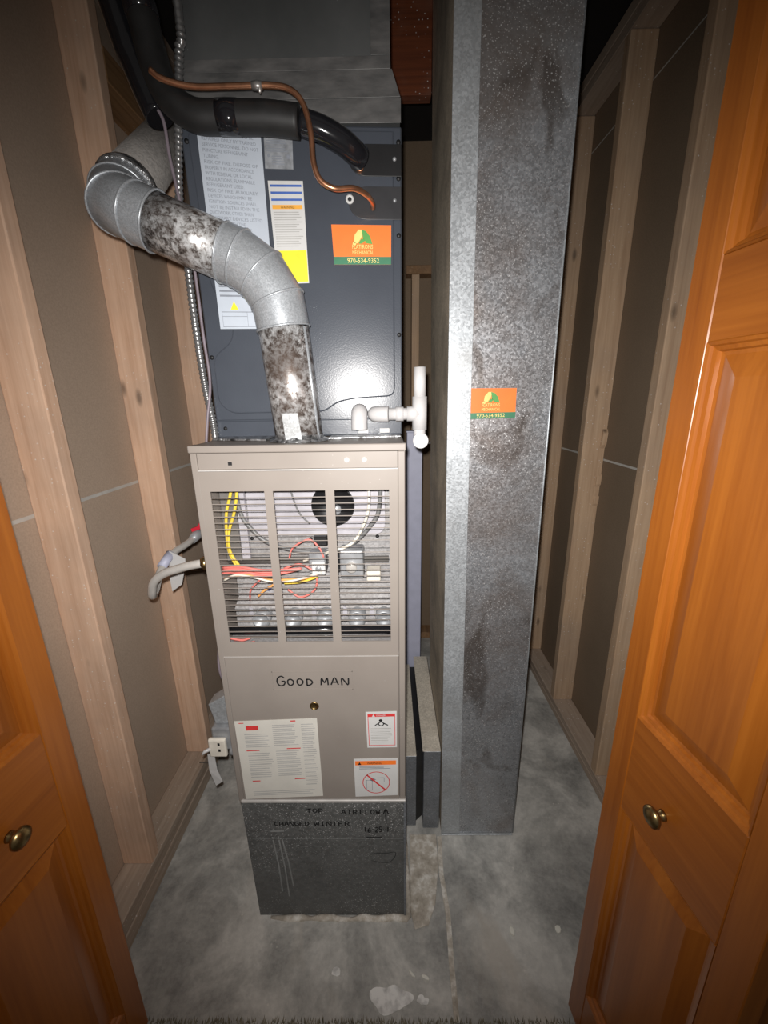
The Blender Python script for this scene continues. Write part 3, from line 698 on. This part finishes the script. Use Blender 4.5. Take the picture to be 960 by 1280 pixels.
build('seam_strip', MB().prism([(xb0 - .001, DY0 - .0022, .006), (xb0 + .062, DY0 - .0022, .006), (xt0 + .054, DY0 - .0022, zt), (xt0 - .001, DY0 - .0022, zt)], (0, .0022, 0), .0006), M['seam'], du)
build('corner_edge', MB().tube([(xb1 + .006, DY0, .006), (xt1, DY0, zt)], .0022, 8), M['seam'], du)
build('bottom_flange', MB().box(xb0, xb1 + .004, DY0 - .006, DY0, .0, .004, .001), M['seam'], du)
def biz_sticker(q, y, parent):
    """orange and green contractor sticker"""
    lb = sticker('contractor_sticker', q, y, M['orange'], parent, label='orange and green sticker with a phone number')
    p = Print(q, y, .0011); p.rect(0, 1, .80, 1.0); p.done('green_band', M['green'], lb)
    p = Print(q, y, .0013); p.text('970-534-9352', .23, .955, .17, width=.56); p.text('FLATIRONS', .325, .60, .155, width=.36); p.text('MECHANICAL', .325, .735, .13, width=.37)
    p.poly([(.36, .46), (.38, .25), (.45, .12), (.52, .12), (.50, .30), (.43, .46)]); p.disc(.37, .47, .03, .045); p.done('yellow_print', M['logo_yellow'], lb)
    p = Print(q, y, .0014); p.poly([(.50, .12), (.57, .15), (.64, .28), (.68, .48), (.58, .46), (.52, .34)]); p.poly([(.44, .47), (.48, .36), (.53, .34), (.55, .40), (.50, .47)]); p.done('leaf_print', M['logo_green'], lb)
    return lb
biz_sticker([(.195, 1.480), (.321, 1.479), (.322, 1.407), (.195, 1.405)], DY0 - .0001, du)

# lavender-grey upright panel behind furnace
lv = empty('rear_chase', (.107, 1.63, 0)); tag(lv, 'flat lavender-grey upright metal chase behind the filter slot box', 'chase')
build('front_face', MB().box(.074, .1345, 1.60, 1.64, 0.0, 1.33, .002), M['lavender'], lv)
build('end_cap', MB().box(.072, .1365, 1.598, 1.642, 1.3302, 1.336, .001), M['lavender'], lv)

# ================================================================== EVAPORATOR COIL CASE
CX0, CX1, CY0, CY1, CZ0, CZ1 = -.412, .036, 1.0, 1.50, 1.3722, 1.998
co = empty('coil_case', ((CX0 + CX1) / 2, 1.25, CZ0)); co.rotation_euler = (0, 0, math.radians(3.5)); co.location.x -= .0153; tag(co, 'slate-grey evaporator coil case with labels on top of the beige furnace', 'coil case')
build('body', MB().box(CX0, CX1, CY0 + .004, CY1, CZ0, CZ1, .003, 2), M['slate'], co)
fp = build('front_cover', MB().box(CX0 + .003, CX1 - .002, CY0 - .001, CY0 + .0035, CZ0 + .042, CZ1 - .004, .0015), M['slate'], co)
build('base_tray', MB().box(CX0 + .003, CX1 - .002, CY0 - .002, CY0 + .0035, CZ0 + .002, CZ0 + .040, .002), M['slate'], co)
# pressed raised field with the stepped lower edge
out = [(.018, 1.985), (.018, 1.464), (-.075, 1.460), (-.120, 1.452), (-.150, 1.430), (-.372, 1.430), (-.398, 1.455), (-.398, 1.555), (-.350, 1.590), (-.345, 1.64), (-.385, 1.70), (-.396, 1.985)]
fo = [(v.x, v.y) for v in fillet([(a, b, 0) for a, b in out + out[:1]], .02, 5)][1:]
build('pressed_field', MB().prism([(x, CY0 - .0012, z) for x, z in fo], (0, -.0062, 0), .003), M['slate'], fp)
yc = CY0 - .0075
for x, z in ((.029, 1.968), (.029, 1.905), (.029, 1.80), (.029, 1.60), (-.400, 1.965), (-.402, 1.555), (-.39, 1.395)):
    build('screw', MB().lathe([(.005, 0), (.0045, .002), (0, .003)], (x, CY0 - .0012, z), (0, -1, 0), 10), M['ink'], fp)
# big warning label
q = [(-.376, 1.990), (-.250, 1.978), (-.249, 1.614), (-.373, 1.614)]
lb = sticker('warning_label', q, yc, M['paper_blue'], fp, label='tall white refrigerant warning label')
p = Print(q, yc, .0012)
T = ['REFRIGERANT USED. TO BE', 'REPAIRED ONLY BY TRAINED', 'SERVICE PERSONNEL. DO NOT', 'PUNCTURE REFRIGERANT', 'TUBING.', 'RISK OF FIRE. DISPOSE OF', 'PROPERLY IN ACCORDANCE', 'WITH FEDERAL OR LOCAL', 'REGULATIONS. FLAMMABLE', 'REFRIGERANT USED.', 'RISK OF FIRE. AUXILIARY', 'DEVICES WHICH MAY BE', 'IGNITION SOURCES SHALL', 'NOT BE INSTALLED IN THE', 'DUCTWORK, OTHER THAN', 'AUXILIARY DEVICES LISTED', 'FOR USE WITH THE', 'SPECIFIC APPLIANCE.', 'SEE INSTRUCTIONS.']
for i, s in enumerate(T): p.text(s, .06, .040 + i * .0262, .0235, width=.0355 * len(s))
p.done('lettering', M['ink_grey'], lb)
p = Print(q, yc, .0013); p.rect(.42, .97, .548, .562); p.rect(.05, .40, .548, .562); p.done('orange_print', M['orange'], lb)
p = Print(q, yc, .0012); p.lines(.06, .9, .59, .84, 10, .4, 6); p.rect(.06, .95, .905, .909); p.rect(.06, .5, .93, .933); p.rect(.06, .95, .985, .989); p.rect(.06, .066, .905, .989); p.rect(.5, .506, .905, .989); p.done('small_print', M['ink_grey'], lb)
p = Print(q, yc, .0013); p.poly([(.22, .895), (.29, .85), (.36, .895)]); p.done('yellow_triangle', M['yellow'], lb)
q = [(-.244, 1.976), (-.187, 1.975), (-.189, 1.916), (-.246, 1.917)]
lb = sticker('rating_plate', q, yc, M['silver_label'], fp, label='small silver rating plate')
p = Print(q, yc, .0011); p.lines(.08, .85, .1, .55, 6, .4, 3); p.rect(.78, .90, .58, .70); p.disc(.14, .62, .05, .05); p.lines(.25, .7, .62, .92, 4, .4, 2); p.done('small_print', M['ink_grey'], lb)
q = [(-.243, 1.896), (-.171, 1.896), (-.170, 1.706), (-.238, 1.704)]
lb = sticker('caution_label', q, yc, M['paper'], fp, label='white label with blue bars and yellow foot')
p = Print(q, yc, .0012); [p.rect(.05, .95, v, v + .022) for v in (.035, .10, .165)]; p.done('blue_print', M['ink_blue'], lb)
p = Print(q, yc, .0012); p.rect(.06, .94, .225, .265); p.done('amber_print', M['amber'], lb)
p = Print(q, yc, .0014); p.text('WARNING', .30, .260, .035, width=.40); p.done('lettering', M['ink'], lb)
p = Print(q, yc, .0011); p.lines(.08, .92, .29, .64, 15, .4, 9); p.done('small_print', M['ink_pale'], lb)
p = Print(q, yc, .0012); p.rect(.02, .98, .665, .985); p.done('yellow_panel', M['yellow'], lb)
biz_sticker([(-.116, 1.818), (.012, 1.817), (.011, 1.742), (-.113, 1.742)], yc, fp)
# refrigerant connection plates
def port(name, zc, h, mat):
    pts = [(.034, zc - h), (.034, zc + h), (-.04, zc + h)] + [(-.04 - h * 1.25 * math.sin(a), zc + h * math.cos(a)) for a in [math.pi * i / 10 for i in range(1, 10)]] + [(-.04, zc - h)]
    return build(name, MB().prism([(x, yc - .0002, z) for x, z in pts], (0, -.002, 0), .0006), M[mat], fp)
pa = port('suction_plate', 1.933, .028, 'black'); pb = port('liquid_plate', 1.857, .030, 'plate_dark')
build('grommet', MB().lathe([(.0085, 0), (.0085, .003), (.0045, .0035), (.004, .001), (0, .001)], (-.075, yc - .0022, 1.863), (0, -1, 0), 18), M['paper'], pb)
build('grommet_hole', MB().lathe([(.0045, 0), (0, .0005)], (-.075, yc - .0040, 1.863), (0, -1, 0), 12), M['ink'], pb)
build('copper_stub', MB().lathe([(.008, 0), (.008, .008), (.006, .008), (0, .004)], (-.052, yc - .0022, 1.918), (0, -1, 0), 14), M['copper'], pa)
for z, pr in ((1.935, pa), (1.862, pb)): build('plate_screw', MB().lathe([(.004, 0), (.0035, .002), (0, .003)], (.020, yc - .0022, z), (0, -1, 0), 10), M['steel_grey'], pr)
for x in (-.060, -.008): build('drain_port_pad', MB().box(x - .012, x + .012, CY0 - .0045, CY0 - .002, 1.378, 1.389, .001), M['paper'], co)

# foil tape crumpled along the furnace top in front of the case
ft = build('crumpled_foil', MB().prism([(X0 + .01, .93, ZT + .0002), (-.27, .90, ZT + .0002), (-.265, .995, ZT + .0002), (X0 + .01, .995, ZT + .0002)], (0, 0, .004)), M['foil']); tag(ft, 'crumpled foil sheet lying on the furnace top left of the flue', 'foil')
ft = build('crumpled_foil', MB().prism([(-.135, .93, ZT + .0002), (.03, .955, ZT + .0002), (.03, .995, ZT + .0002), (-.135, .995, ZT + .0002)], (0, 0, .003)), M['foil']); tag(ft, 'foil strip lying on the furnace top under the white drain fittings', 'foil')

# ================================================================== SUPPLY PLENUM
pn = empty('supply_plenum', (-.19, 1.23, CZ1)); tag(pn, 'dark grey supply plenum box sealed with tape above the coil case', 'plenum')
mb = MB(); lo = [(-.408, 1.002), (.032, 1.002), (.032, 1.46), (-.408, 1.46)]; hi = [(-.40, 1.005), (.013, 1.005), (.013, 1.45), (-.40, 1.45)]; tp = [(-.40, 1.005), (.010, 1.005), (.010, 1.45), (-.40, 1.45)]
lv_ = [(lo, CZ1 + .001), (lo, 2.035), (hi, 2.085), (tp, 2.62)]
rings = [[mb.bm.verts.new((x, y, z)) for x, y in r] for r, z in lv_]
for a, b in zip(rings[:-1], rings[1:]):
    for i in range(4): mb.bm.faces.new((a[i], a[(i + 1) % 4], b[(i + 1) % 4], b[i]))
mb.bm.faces.new(rings[0][::-1]); mb.bm.faces.new(rings[-1]); build('body', mb, M['plenum'], pn)
def tape(pts, w, name='tape_strip'):
    return build(name, MB().prism(pts, w, .0004), M['tape'], pn)
tape([(-.410, 1.0010, 1.999), (.0335, 1.0010, 1.995), (.0335, 1.0010, 2.036), (-.410, 1.0010, 2.036)], (0, -.0014, 0))
tape([(-.409, 1.0013, 2.037), (.0325, 1.0013, 2.037), (.016, 1.0035, 2.083), (-.402, 1.0035, 2.083)], (0, -.0016, 0))
tape([(-.402, 1.0042, 2.084), (.0135, 1.0042, 2.084), (.0130, 1.0042, 2.105), (-.402, 1.0042, 2.105)], (0, -.0012, 0))
tape([(-.025, 1.0042, 2.106), (.013, 1.0042, 2.106), (.011, 1.0042, 2.61), (-.025, 1.0042, 2.61)], (0, -.0012, 0))

# ================================================================== FLUE PIPE
fp_ = empty('flue_pipe', (-.197, .912, ZT)); tag(fp_, 'stained galvanised flue pipe with jointed elbows rising from the furnace top', 'flue pipe')
R_ = .0515
A0, A1 = Vector((-.197, .912, ZT + .0045)), Vector((-.212, .902, 1.600))
build('pipe_section', MB().tube([A0, A0.lerp(A1, .5), A1], R_, 32), M['flue_stain'], fp_)
build('pipe_seam', MB().tube([A0 + Vector((.046, -.02, 0)), A1 + Vector((.046, -.02, 0))], .004, 8), M['flue_clean'], fp_)
build('collar', MB().lathe([(.066, 0), (.064, .003), (.054, .006), (.0525, .014)], A0 - Vector((0, 0, .0040)), (0, 0, 1), 28), M['foil'], fp_)
build('foil_patch', MB().prism([(-.215, .8602, 1.374), (-.180, .8602, 1.374), (-.186, .8575, 1.432), (-.219, .8575, 1.432)], (0, -.0008, 0)), M['seam'], fp_)
def gored(name, pts, r, mat, n=32):
    """elbow of straight gores with mitred seams and raised beads"""
    pts = [Vector(p) for p in pts]; mb = MB(); rings = []
    for i, p in enumerate(pts):
        if i == 0: nrm = (pts[1] - p).normalized()
        elif i == len(pts) - 1: nrm = (p - pts[i - 1]).normalized()
        else: nrm = ((pts[i + 1] - p).normalized() + (p - pts[i - 1]).normalized()).normalized()
        d = (pts[min(i + 1, len(pts) - 1)] - pts[min(i, len(pts) - 2)]).normalized()
        rings.append((p, nrm, d))
    d0 = rings[0][2]; u = d0.cross(Vector((0, 1, 0))).normalized(); ring_v = []; cur = d0; ring_pts = []
    for i, (p, nrm, d) in enumerate(rings):
        prev = rings[i - 1][2] if i else d
        u = prev.rotation_difference(prev) @ u
        w = prev.cross(u).normalized(); row = []
        for j in range(n):
            a = 2 * math.pi * j / n; off = (u * math.cos(a) + w * math.sin(a)) * r
            t = -(off.dot(nrm)) / prev.dot(nrm)          # slide along the gore axis to the mitre plane
            row.append(p + off + prev * t)
        ring_pts.append(row); u = prev.rotation_difference(d) @ u
    for row in ring_pts: ring_v.append([mb.bm.verts.new(c) for c in row])
    for a, b in zip(ring_v[:-1], ring_v[1:]):
        for j in range(n):
            f = mb.bm.faces.new((a[j], a[(j + 1) % n], b[(j + 1) % n], b[j])); f.smooth = True
    o = build(name, mb, mat, fp_)
    for k, row in enumerate(ring_pts):
        build('seam_bead', MB().tube(row + [row[0]], .0024, 6, caps=False), M['flue_clean'], o)
    return o
B0 = A1; e1 = [A1, Vector((-.219, .900, 1.652)), Vector((-.247, .899, 1.698)), Vector((-.288, .898, 1.727)), Vector((-.315, .897, 1.737))]
gored('elbow', e1, .0535, M['flue_clean'])
C0, C1 = e1[-1], Vector((-.440, .893, 1.790))
build('pipe_section', MB().tube([C0, C0.lerp(C1, .5), C1], R_, 32), M['flue_stain'], fp_)
rd = Vector((-.035, .37, .31)).normalized()
e2 = [C1, Vector((-.472, .892, 1.804)), Vector((-.508, .903, 1.822)), Vector((-.522, .935, 1.850)), Vector((-.524, .965, 1.876))]
gored('elbow', e2, .0535, M['flue_clean'])
D0 = e2[-1]; D1 = Vector((-.575, 1.42, 2.24)); build('pipe_section', MB().tube([D0, D0.lerp(D1, .5), D1], R_, 28), M['flue_dusty'], fp_)
build('tape_collar', MB().tube([D0 - rd * .010, D0 + rd * .002, D0 + rd * .014], [.0555, .058, .0555], 24), M['foil'], fp_)
D2 = Vector((-.64, 2.0, 2.54)); build('pipe_section', MB().tube([D1, D2], R_, 24), M['flue_dusty'], fp_)

# ================================================================== REFRIGERANT LINES
su = empty('suction_line', (-.22, .93, 1.96)); tag(su, 'thick black foam-insulated refrigerant line bending into the coil case', 'refrigerant line')
sp_ = crom([(-.47, .940, 2.60), (-.448, .938, 2.28), (-.432, .935, 2.13), (-.408, .93, 2.02), (-.362, .93, 1.978), (-.300, .93, 1.971), (-.226, .93, 1.969), (-.160, .932, 1.963)], 8)
build('insulation', MB().tube(sp_, .0265, 20), M['foam'], su)
sp2 = crom([(-.158, .932, 1.963), (-.118, .938, 1.953), (-.082, .952, 1.941), (-.060, .970, 1.932), (-.048, .9875, 1.930)], 6)
build('bare_sleeve', MB().tube(sp2, [.022] * (len(sp2) - 1) + [.016], 16), M['black_gloss'], su)
build('tape_wrap', MB().tube([(-.310, .93, 1.9712), (-.292, .93, 1.9710), (-.272, .93, 1.9705)], [.0272, .0278, .0272], 20), M['black_gloss'], su)
build('tape_wrap', MB().tube([(-.4375, .9385, 2.165), (-.434, .9365, 2.14), (-.430, .935, 2.12)], [.0275, .029, .0275], 20), M['black_gloss'], su)
dh = build('black_sleeve', MB().tube(crom([(-.545, .99, 2.60), (-.520, .985, 2.30), (-.490, .98, 2.14), (-.462, .975, 2.05), (-.440, .972, 1.995)], 8), [.030] * 20 + [.028] * 12 + [.026], 18), M['black_gloss']); tag(dh, 'black plastic sleeve hanging beside the insulated line above the flue', 'sleeve')
li = empty('copper_line', (-.14, .92, 1.93)); tag(li, 'thin copper refrigerant tube curving in front of the coil case', 'refrigerant line')
cp_ = crom([(-.410, .890, 2.020), (-.392, .893, 2.009), (-.343, .90, 2.001), (-.271, .90, 2.0), (-.205, .90, 2.0), (-.168, .90, 1.993), (-.146, .90, 1.972), (-.135, .90, 1.930), (-.133, .902, 1.885), (-.122, .905, 1.858), (-.096, .91, 1.846), (-.060, .925, 1.852), (-.036, .95, 1.850), (-.026, .975, 1.846), (-.026, .991, 1.844)], 7)
build('tube', MB().tube(cp_, .0052, 12), M['copper'], li)
build('solder_joint', MB().tube([(-.236, .90, 2.0), (-.226, .90, 2.0), (-.217, .90, 2.0)], [.0062, .0075, .0062], 12), M['solder'], li)
build('solder_drip', MB().lathe([(.004, 0), (.003, .006), (0, .009)], (-.222, .899, 1.996), (0, 0, -1), 8), M['solder'], li)

# ================================================================== ARMOURED CONDUIT + WIRE on the left of the case
cd = empty('armoured_conduit', (-.41, .96, 1.38)); tag(cd, 'ribbed steel armoured cable running down the left edge of the coil case', 'cable')
path = crom([(-.395, .985, 2.60), (-.381, .975, 2.164), (-.388, .972, 2.096), (-.407, .970, 1.973), (-.424, .972, 1.85), (-.424, .972, 1.738), (-.424, .972, 1.63), (-.420, .972, 1.50), (-.412, .974, 1.40), (-.418, .985, 1.30)], 44)
seg = []; acc = 0.0
for i, pnt in enumerate(path):
    if i: acc += (pnt - path[i - 1]).length
    seg.append(.0078 + .0012 * math.sin(acc * 2 * math.pi / .0095))
build('armour', MB().tube(path, seg, 10), M['armor'], cd)
wv = build('thermostat_wire', MB().tube(crom([(-.452, .955, 2.02), (-.428, .955, 1.985), (-.424, .955, 1.92), (-.412, .955, 1.82), (-.404, .957, 1.73), (-.404, .960, 1.60), (-.400, .955, 1.50), (-.414, .950, 1.42), (-.428, .948, 1.34)], 8), .0032, 8), M['wire_violet']); tag(wv, 'thin violet-grey thermostat wire hanging along the ribbed cable', 'wire')

# ================================================================== PVC DRAIN
pv = empty('condensate_drain', (.02, .96, 1.40)); tag(pv, 'white PVC condensate drain with tee at the case corner', 'drain pipe')
build('drain_cap', MB().tube(crom([(-.066, .9975, 1.428), (-.066, .975, 1.430), (-.066, .962, 1.424), (-.066, .955, 1.405), (-.066, .954, 1.390)], 5), .0185, 20), M['pvc'], pv)
build('elbow', MB().tube(crom([(-.026, .9975, 1.424), (-.030, .975, 1.424), (-.022, .962, 1.424), (.002, .958, 1.424)], 5), .0175, 20), M['pvc'], pv)
build('pipe', MB().tube([(.002, .958, 1.424), (.050, .958, 1.424)], .0135, 18), M['pvc'], pv)
build('coupling', MB().tube([(.018, .958, 1.424), (.036, .958, 1.424)], .0165, 18), M['pvc'], pv)
te = build('tee', MB().tube([(.073, .958, 1.388), (.073, .958, 1.462)], .0168, 20), M['pvc'], pv)
build('tee_branch', MB().tube([(.072, .958, 1.424), (.044, .958, 1.424)], .0168, 20), M['pvc'], te)
build('vent_stub', MB().tube([(.073, .958, 1.455), (.0725, .958, 1.525)], .0136, 18), M['pvc'], pv)
build('lower_elbow', MB().tube(crom([(.073, .958, 1.392), (.073, .956, 1.375), (.074, .945, 1.366), (.074, .934, 1.365)], 5), [.0138] * 15 + [.0172], 20), M['pvc'], pv)
build('elbow_socket', MB().lathe([(.0175, 0), (.0175, .006), (.0145, .006), (.013, -.004), (0, -.004)], (.074, .935, 1.365), (0, -1, .05), 20), M['pvc'], pv)

# ================================================================== GAS LINE
ga = empty('gas_connector', (-.5, .9, 1.0)); tag(ga, 'bent steel gas connector looping out of the furnace side to a red-handled valve', 'gas pipe')
gp = fillet([(-.4085, .848, 1.108), (-.455, .850, 1.100), (-.520, .853, 1.080), (-.552, .860, 1.055), (-.574, .880, 1.005), (-.592, .925, .998), (-.605, .975, 1.028), (-.596, 1.04, 1.060), (-.585, 1.09, 1.062), (-.578, 1.14, 1.070)], .03, 6)
build('flexible_pipe', MB().tube(gp, .0098, 14), M['steel'], ga)
build('hex_nut', MB().tube([(-.4095, .848, 1.108), (-.421, .8485, 1.1055)], .0165, 6), M['brass_dull'], ga)
build('sleeve', MB().tube([(-.605, .990, 1.036), (-.597, 1.030, 1.060)], .0125, 12), M['lavender'], ga)
va = build('shutoff_valve', MB().tube([(-.580, 1.12, 1.066), (-.578, 1.15, 1.073), (-.575, 1.18, 1.075)], [.012, .0155, .012], 10), M['steel_grey'], ga)
build('red_handle', MB().prism([(-.585, 1.135, 1.086), (-.560, 1.135, 1.094), (-.545, 1.135, 1.123), (-.552, 1.135, 1.126), (-.566, 1.135, 1.103), (-.587, 1.135, 1.096)], (0, .012, 0), .001), M['red_handle'], va)
tg = build('paper_tag', MB().prism([(-.595, 1.020, 1.070), (-.555, 1.018, 1.048), (-.556, 1.016, 1.03), (-.572, 1.012, .975), (-.600, 1.012, .955), (-.603, 1.015, 1.0)], (.001, .0015, 0)), M['tagpaper'], ga); tg['label'] = 'grey-white paper tag'

# ================================================================== ELECTRICAL BOX on the furnace side
eb = empty('electrical_box', (-.455, .90, .50)); tag(eb, 'small taped electrical box with ivory outlet on the furnace side', 'electrical box')
build('box_body', MB().box(-.485, -.4055, .885, .945, .515, .585, .004, 2), M['steel_grey'], eb)
build('upper_box', MB().prism([(-.478, .90, .588), (-.4055, .90, .588), (-.4055, .90, .690), (-.432, .90, .685), (-.452, .90, .672), (-.490, .90, .648)], (0, .045, 0), .003), M['seam'], eb)
fcp = build('outlet_face', MB().box(-.492, -.445, .872, .884, .503, .560, .004, 2), M['beige_plastic'], eb)
for z in (.522, .542): build('outlet_slot', MB().box(-.466, -.460, .8712, .8718, z, z + .008), M['ink'], fcp)
build('toggle', MB().tube([(-.488, .876, .528), (-.503, .870, .524), (-.508, .866, .519)], [.005, .0045, .003], 8), M['pvc'], fcp)
build('clamp', MB().tube([(-.440, .89, .51), (-.418, .89, .51)], .014, 12), M['steel_grey'], eb)
build('hanging_strap', MB().prism([(-.502, .88, .505), (-.484, .88, .505), (-.482, .88, .45), (-.470, .876, .415), (-.490, .876, .400), (-.503, .878, .45)], (0, .002, 0)), M['tagpaper'], eb)
eb.location.z += .028
lw = build('low_voltage_wire', MB().tube(crom([(-.428, .948, 1.339), (-.428, .955, 1.20), (-.432, .94, 1.0), (-.438, .91, .88), (-.443, .895, .80), (-.435, .90, .74), (-.424, .915, .69), (-.430, .92, .670)], 8), .0034, 8), M['wire_violet']); tag(lw, 'thin violet-grey wire drooping down the furnace side to the small box', 'wire')
bw = build('loose_wire', MB().tube(crom([(-.488, .93, .57), (-.53, .97, .46), (-.60, 1.08, .30), (-.68, 1.20, .16), (-.745, 1.245, .110)], 8), .0022, 6), M['hose_grey']); tag(bw, 'thin dark wire from the outlet box to the left wall', 'wire')

# ================================================================== FLOOR DEBRIS
def pebble(name, x, y, rx, ry, h, rot, label, mat='chip', seed=0, group='white chips on the concrete'):
    r = random.Random(seed); mb = MB(); n = 9; pts = []
    for i in range(n):
        a = 2 * math.pi * i / n; k = 1 + r.uniform(-.2, .2); px, py = rx * .78 * k * math.cos(a), ry * .78 * k * math.sin(a)
        pts.append((x + px * math.cos(rot) - py * math.sin(rot), y + px * math.sin(rot) + py * math.cos(rot), .0003))
    mb.prism(pts, (0, 0, h), min(h * .4, .0015)); o = build(name, mb, M[mat], None, (x, y, 0)); tag(o, label, 'debris', group); return o
pebble('plaster_chip', .334, .786, .009, .012, .006, .3, 'round white plaster chip on the bare concrete below the tall duct', seed=1)
pebble('plaster_chip', .465, .791, .009, .013, .006, -.2, 'oval white plaster chip on the concrete next to the right door leaf', seed=2)
pebble('paint_sliver', .046, .698, .015, .004, .004, -.7, 'thin white sliver on the concrete by the paint spatter, beside another', seed=3)
pebble('paint_sliver', .081, .692, .015, .005, .004, -.4, 'thicker white sliver on the concrete by the paint spatter, next to the slab joint', seed=4)
pebble('plaster_chip', -.154, .702, .014, .012, .002, .1, 'flat pale blotch of plaster on the concrete before the plinth', 'spatter', seed=5)
def blot(name, cx, cy, R0, label, seed, n=40, h=.0012):
    r = random.Random(seed); ph = [r.uniform(0, 6.28) for _ in range(5)]; pts = []
    for i in range(n):
        a = 2 * math.pi * i / n; k = 1 + sum(math.sin((j + 2) * a + ph[j]) * (.14, .11, .09, .06, .05)[j] for j in range(5))
        pts.append((cx + R0 * k * math.cos(a), cy + R0 * .62 * k * math.sin(a), .0003))
    mb = MB().prism(pts, (0, 0, h)); o = build(name, mb, M['spatter'], None, (cx, cy, 0)); tag(o, label, 'paint'); return o
blot('paint_blot', -.012, .652, .045, 'large dried white paint blot on the concrete by the carpet edge', 4)
blot('paint_blot', .070, .650, .014, 'small dried white paint blot between the large blot and the slab joint', 9)
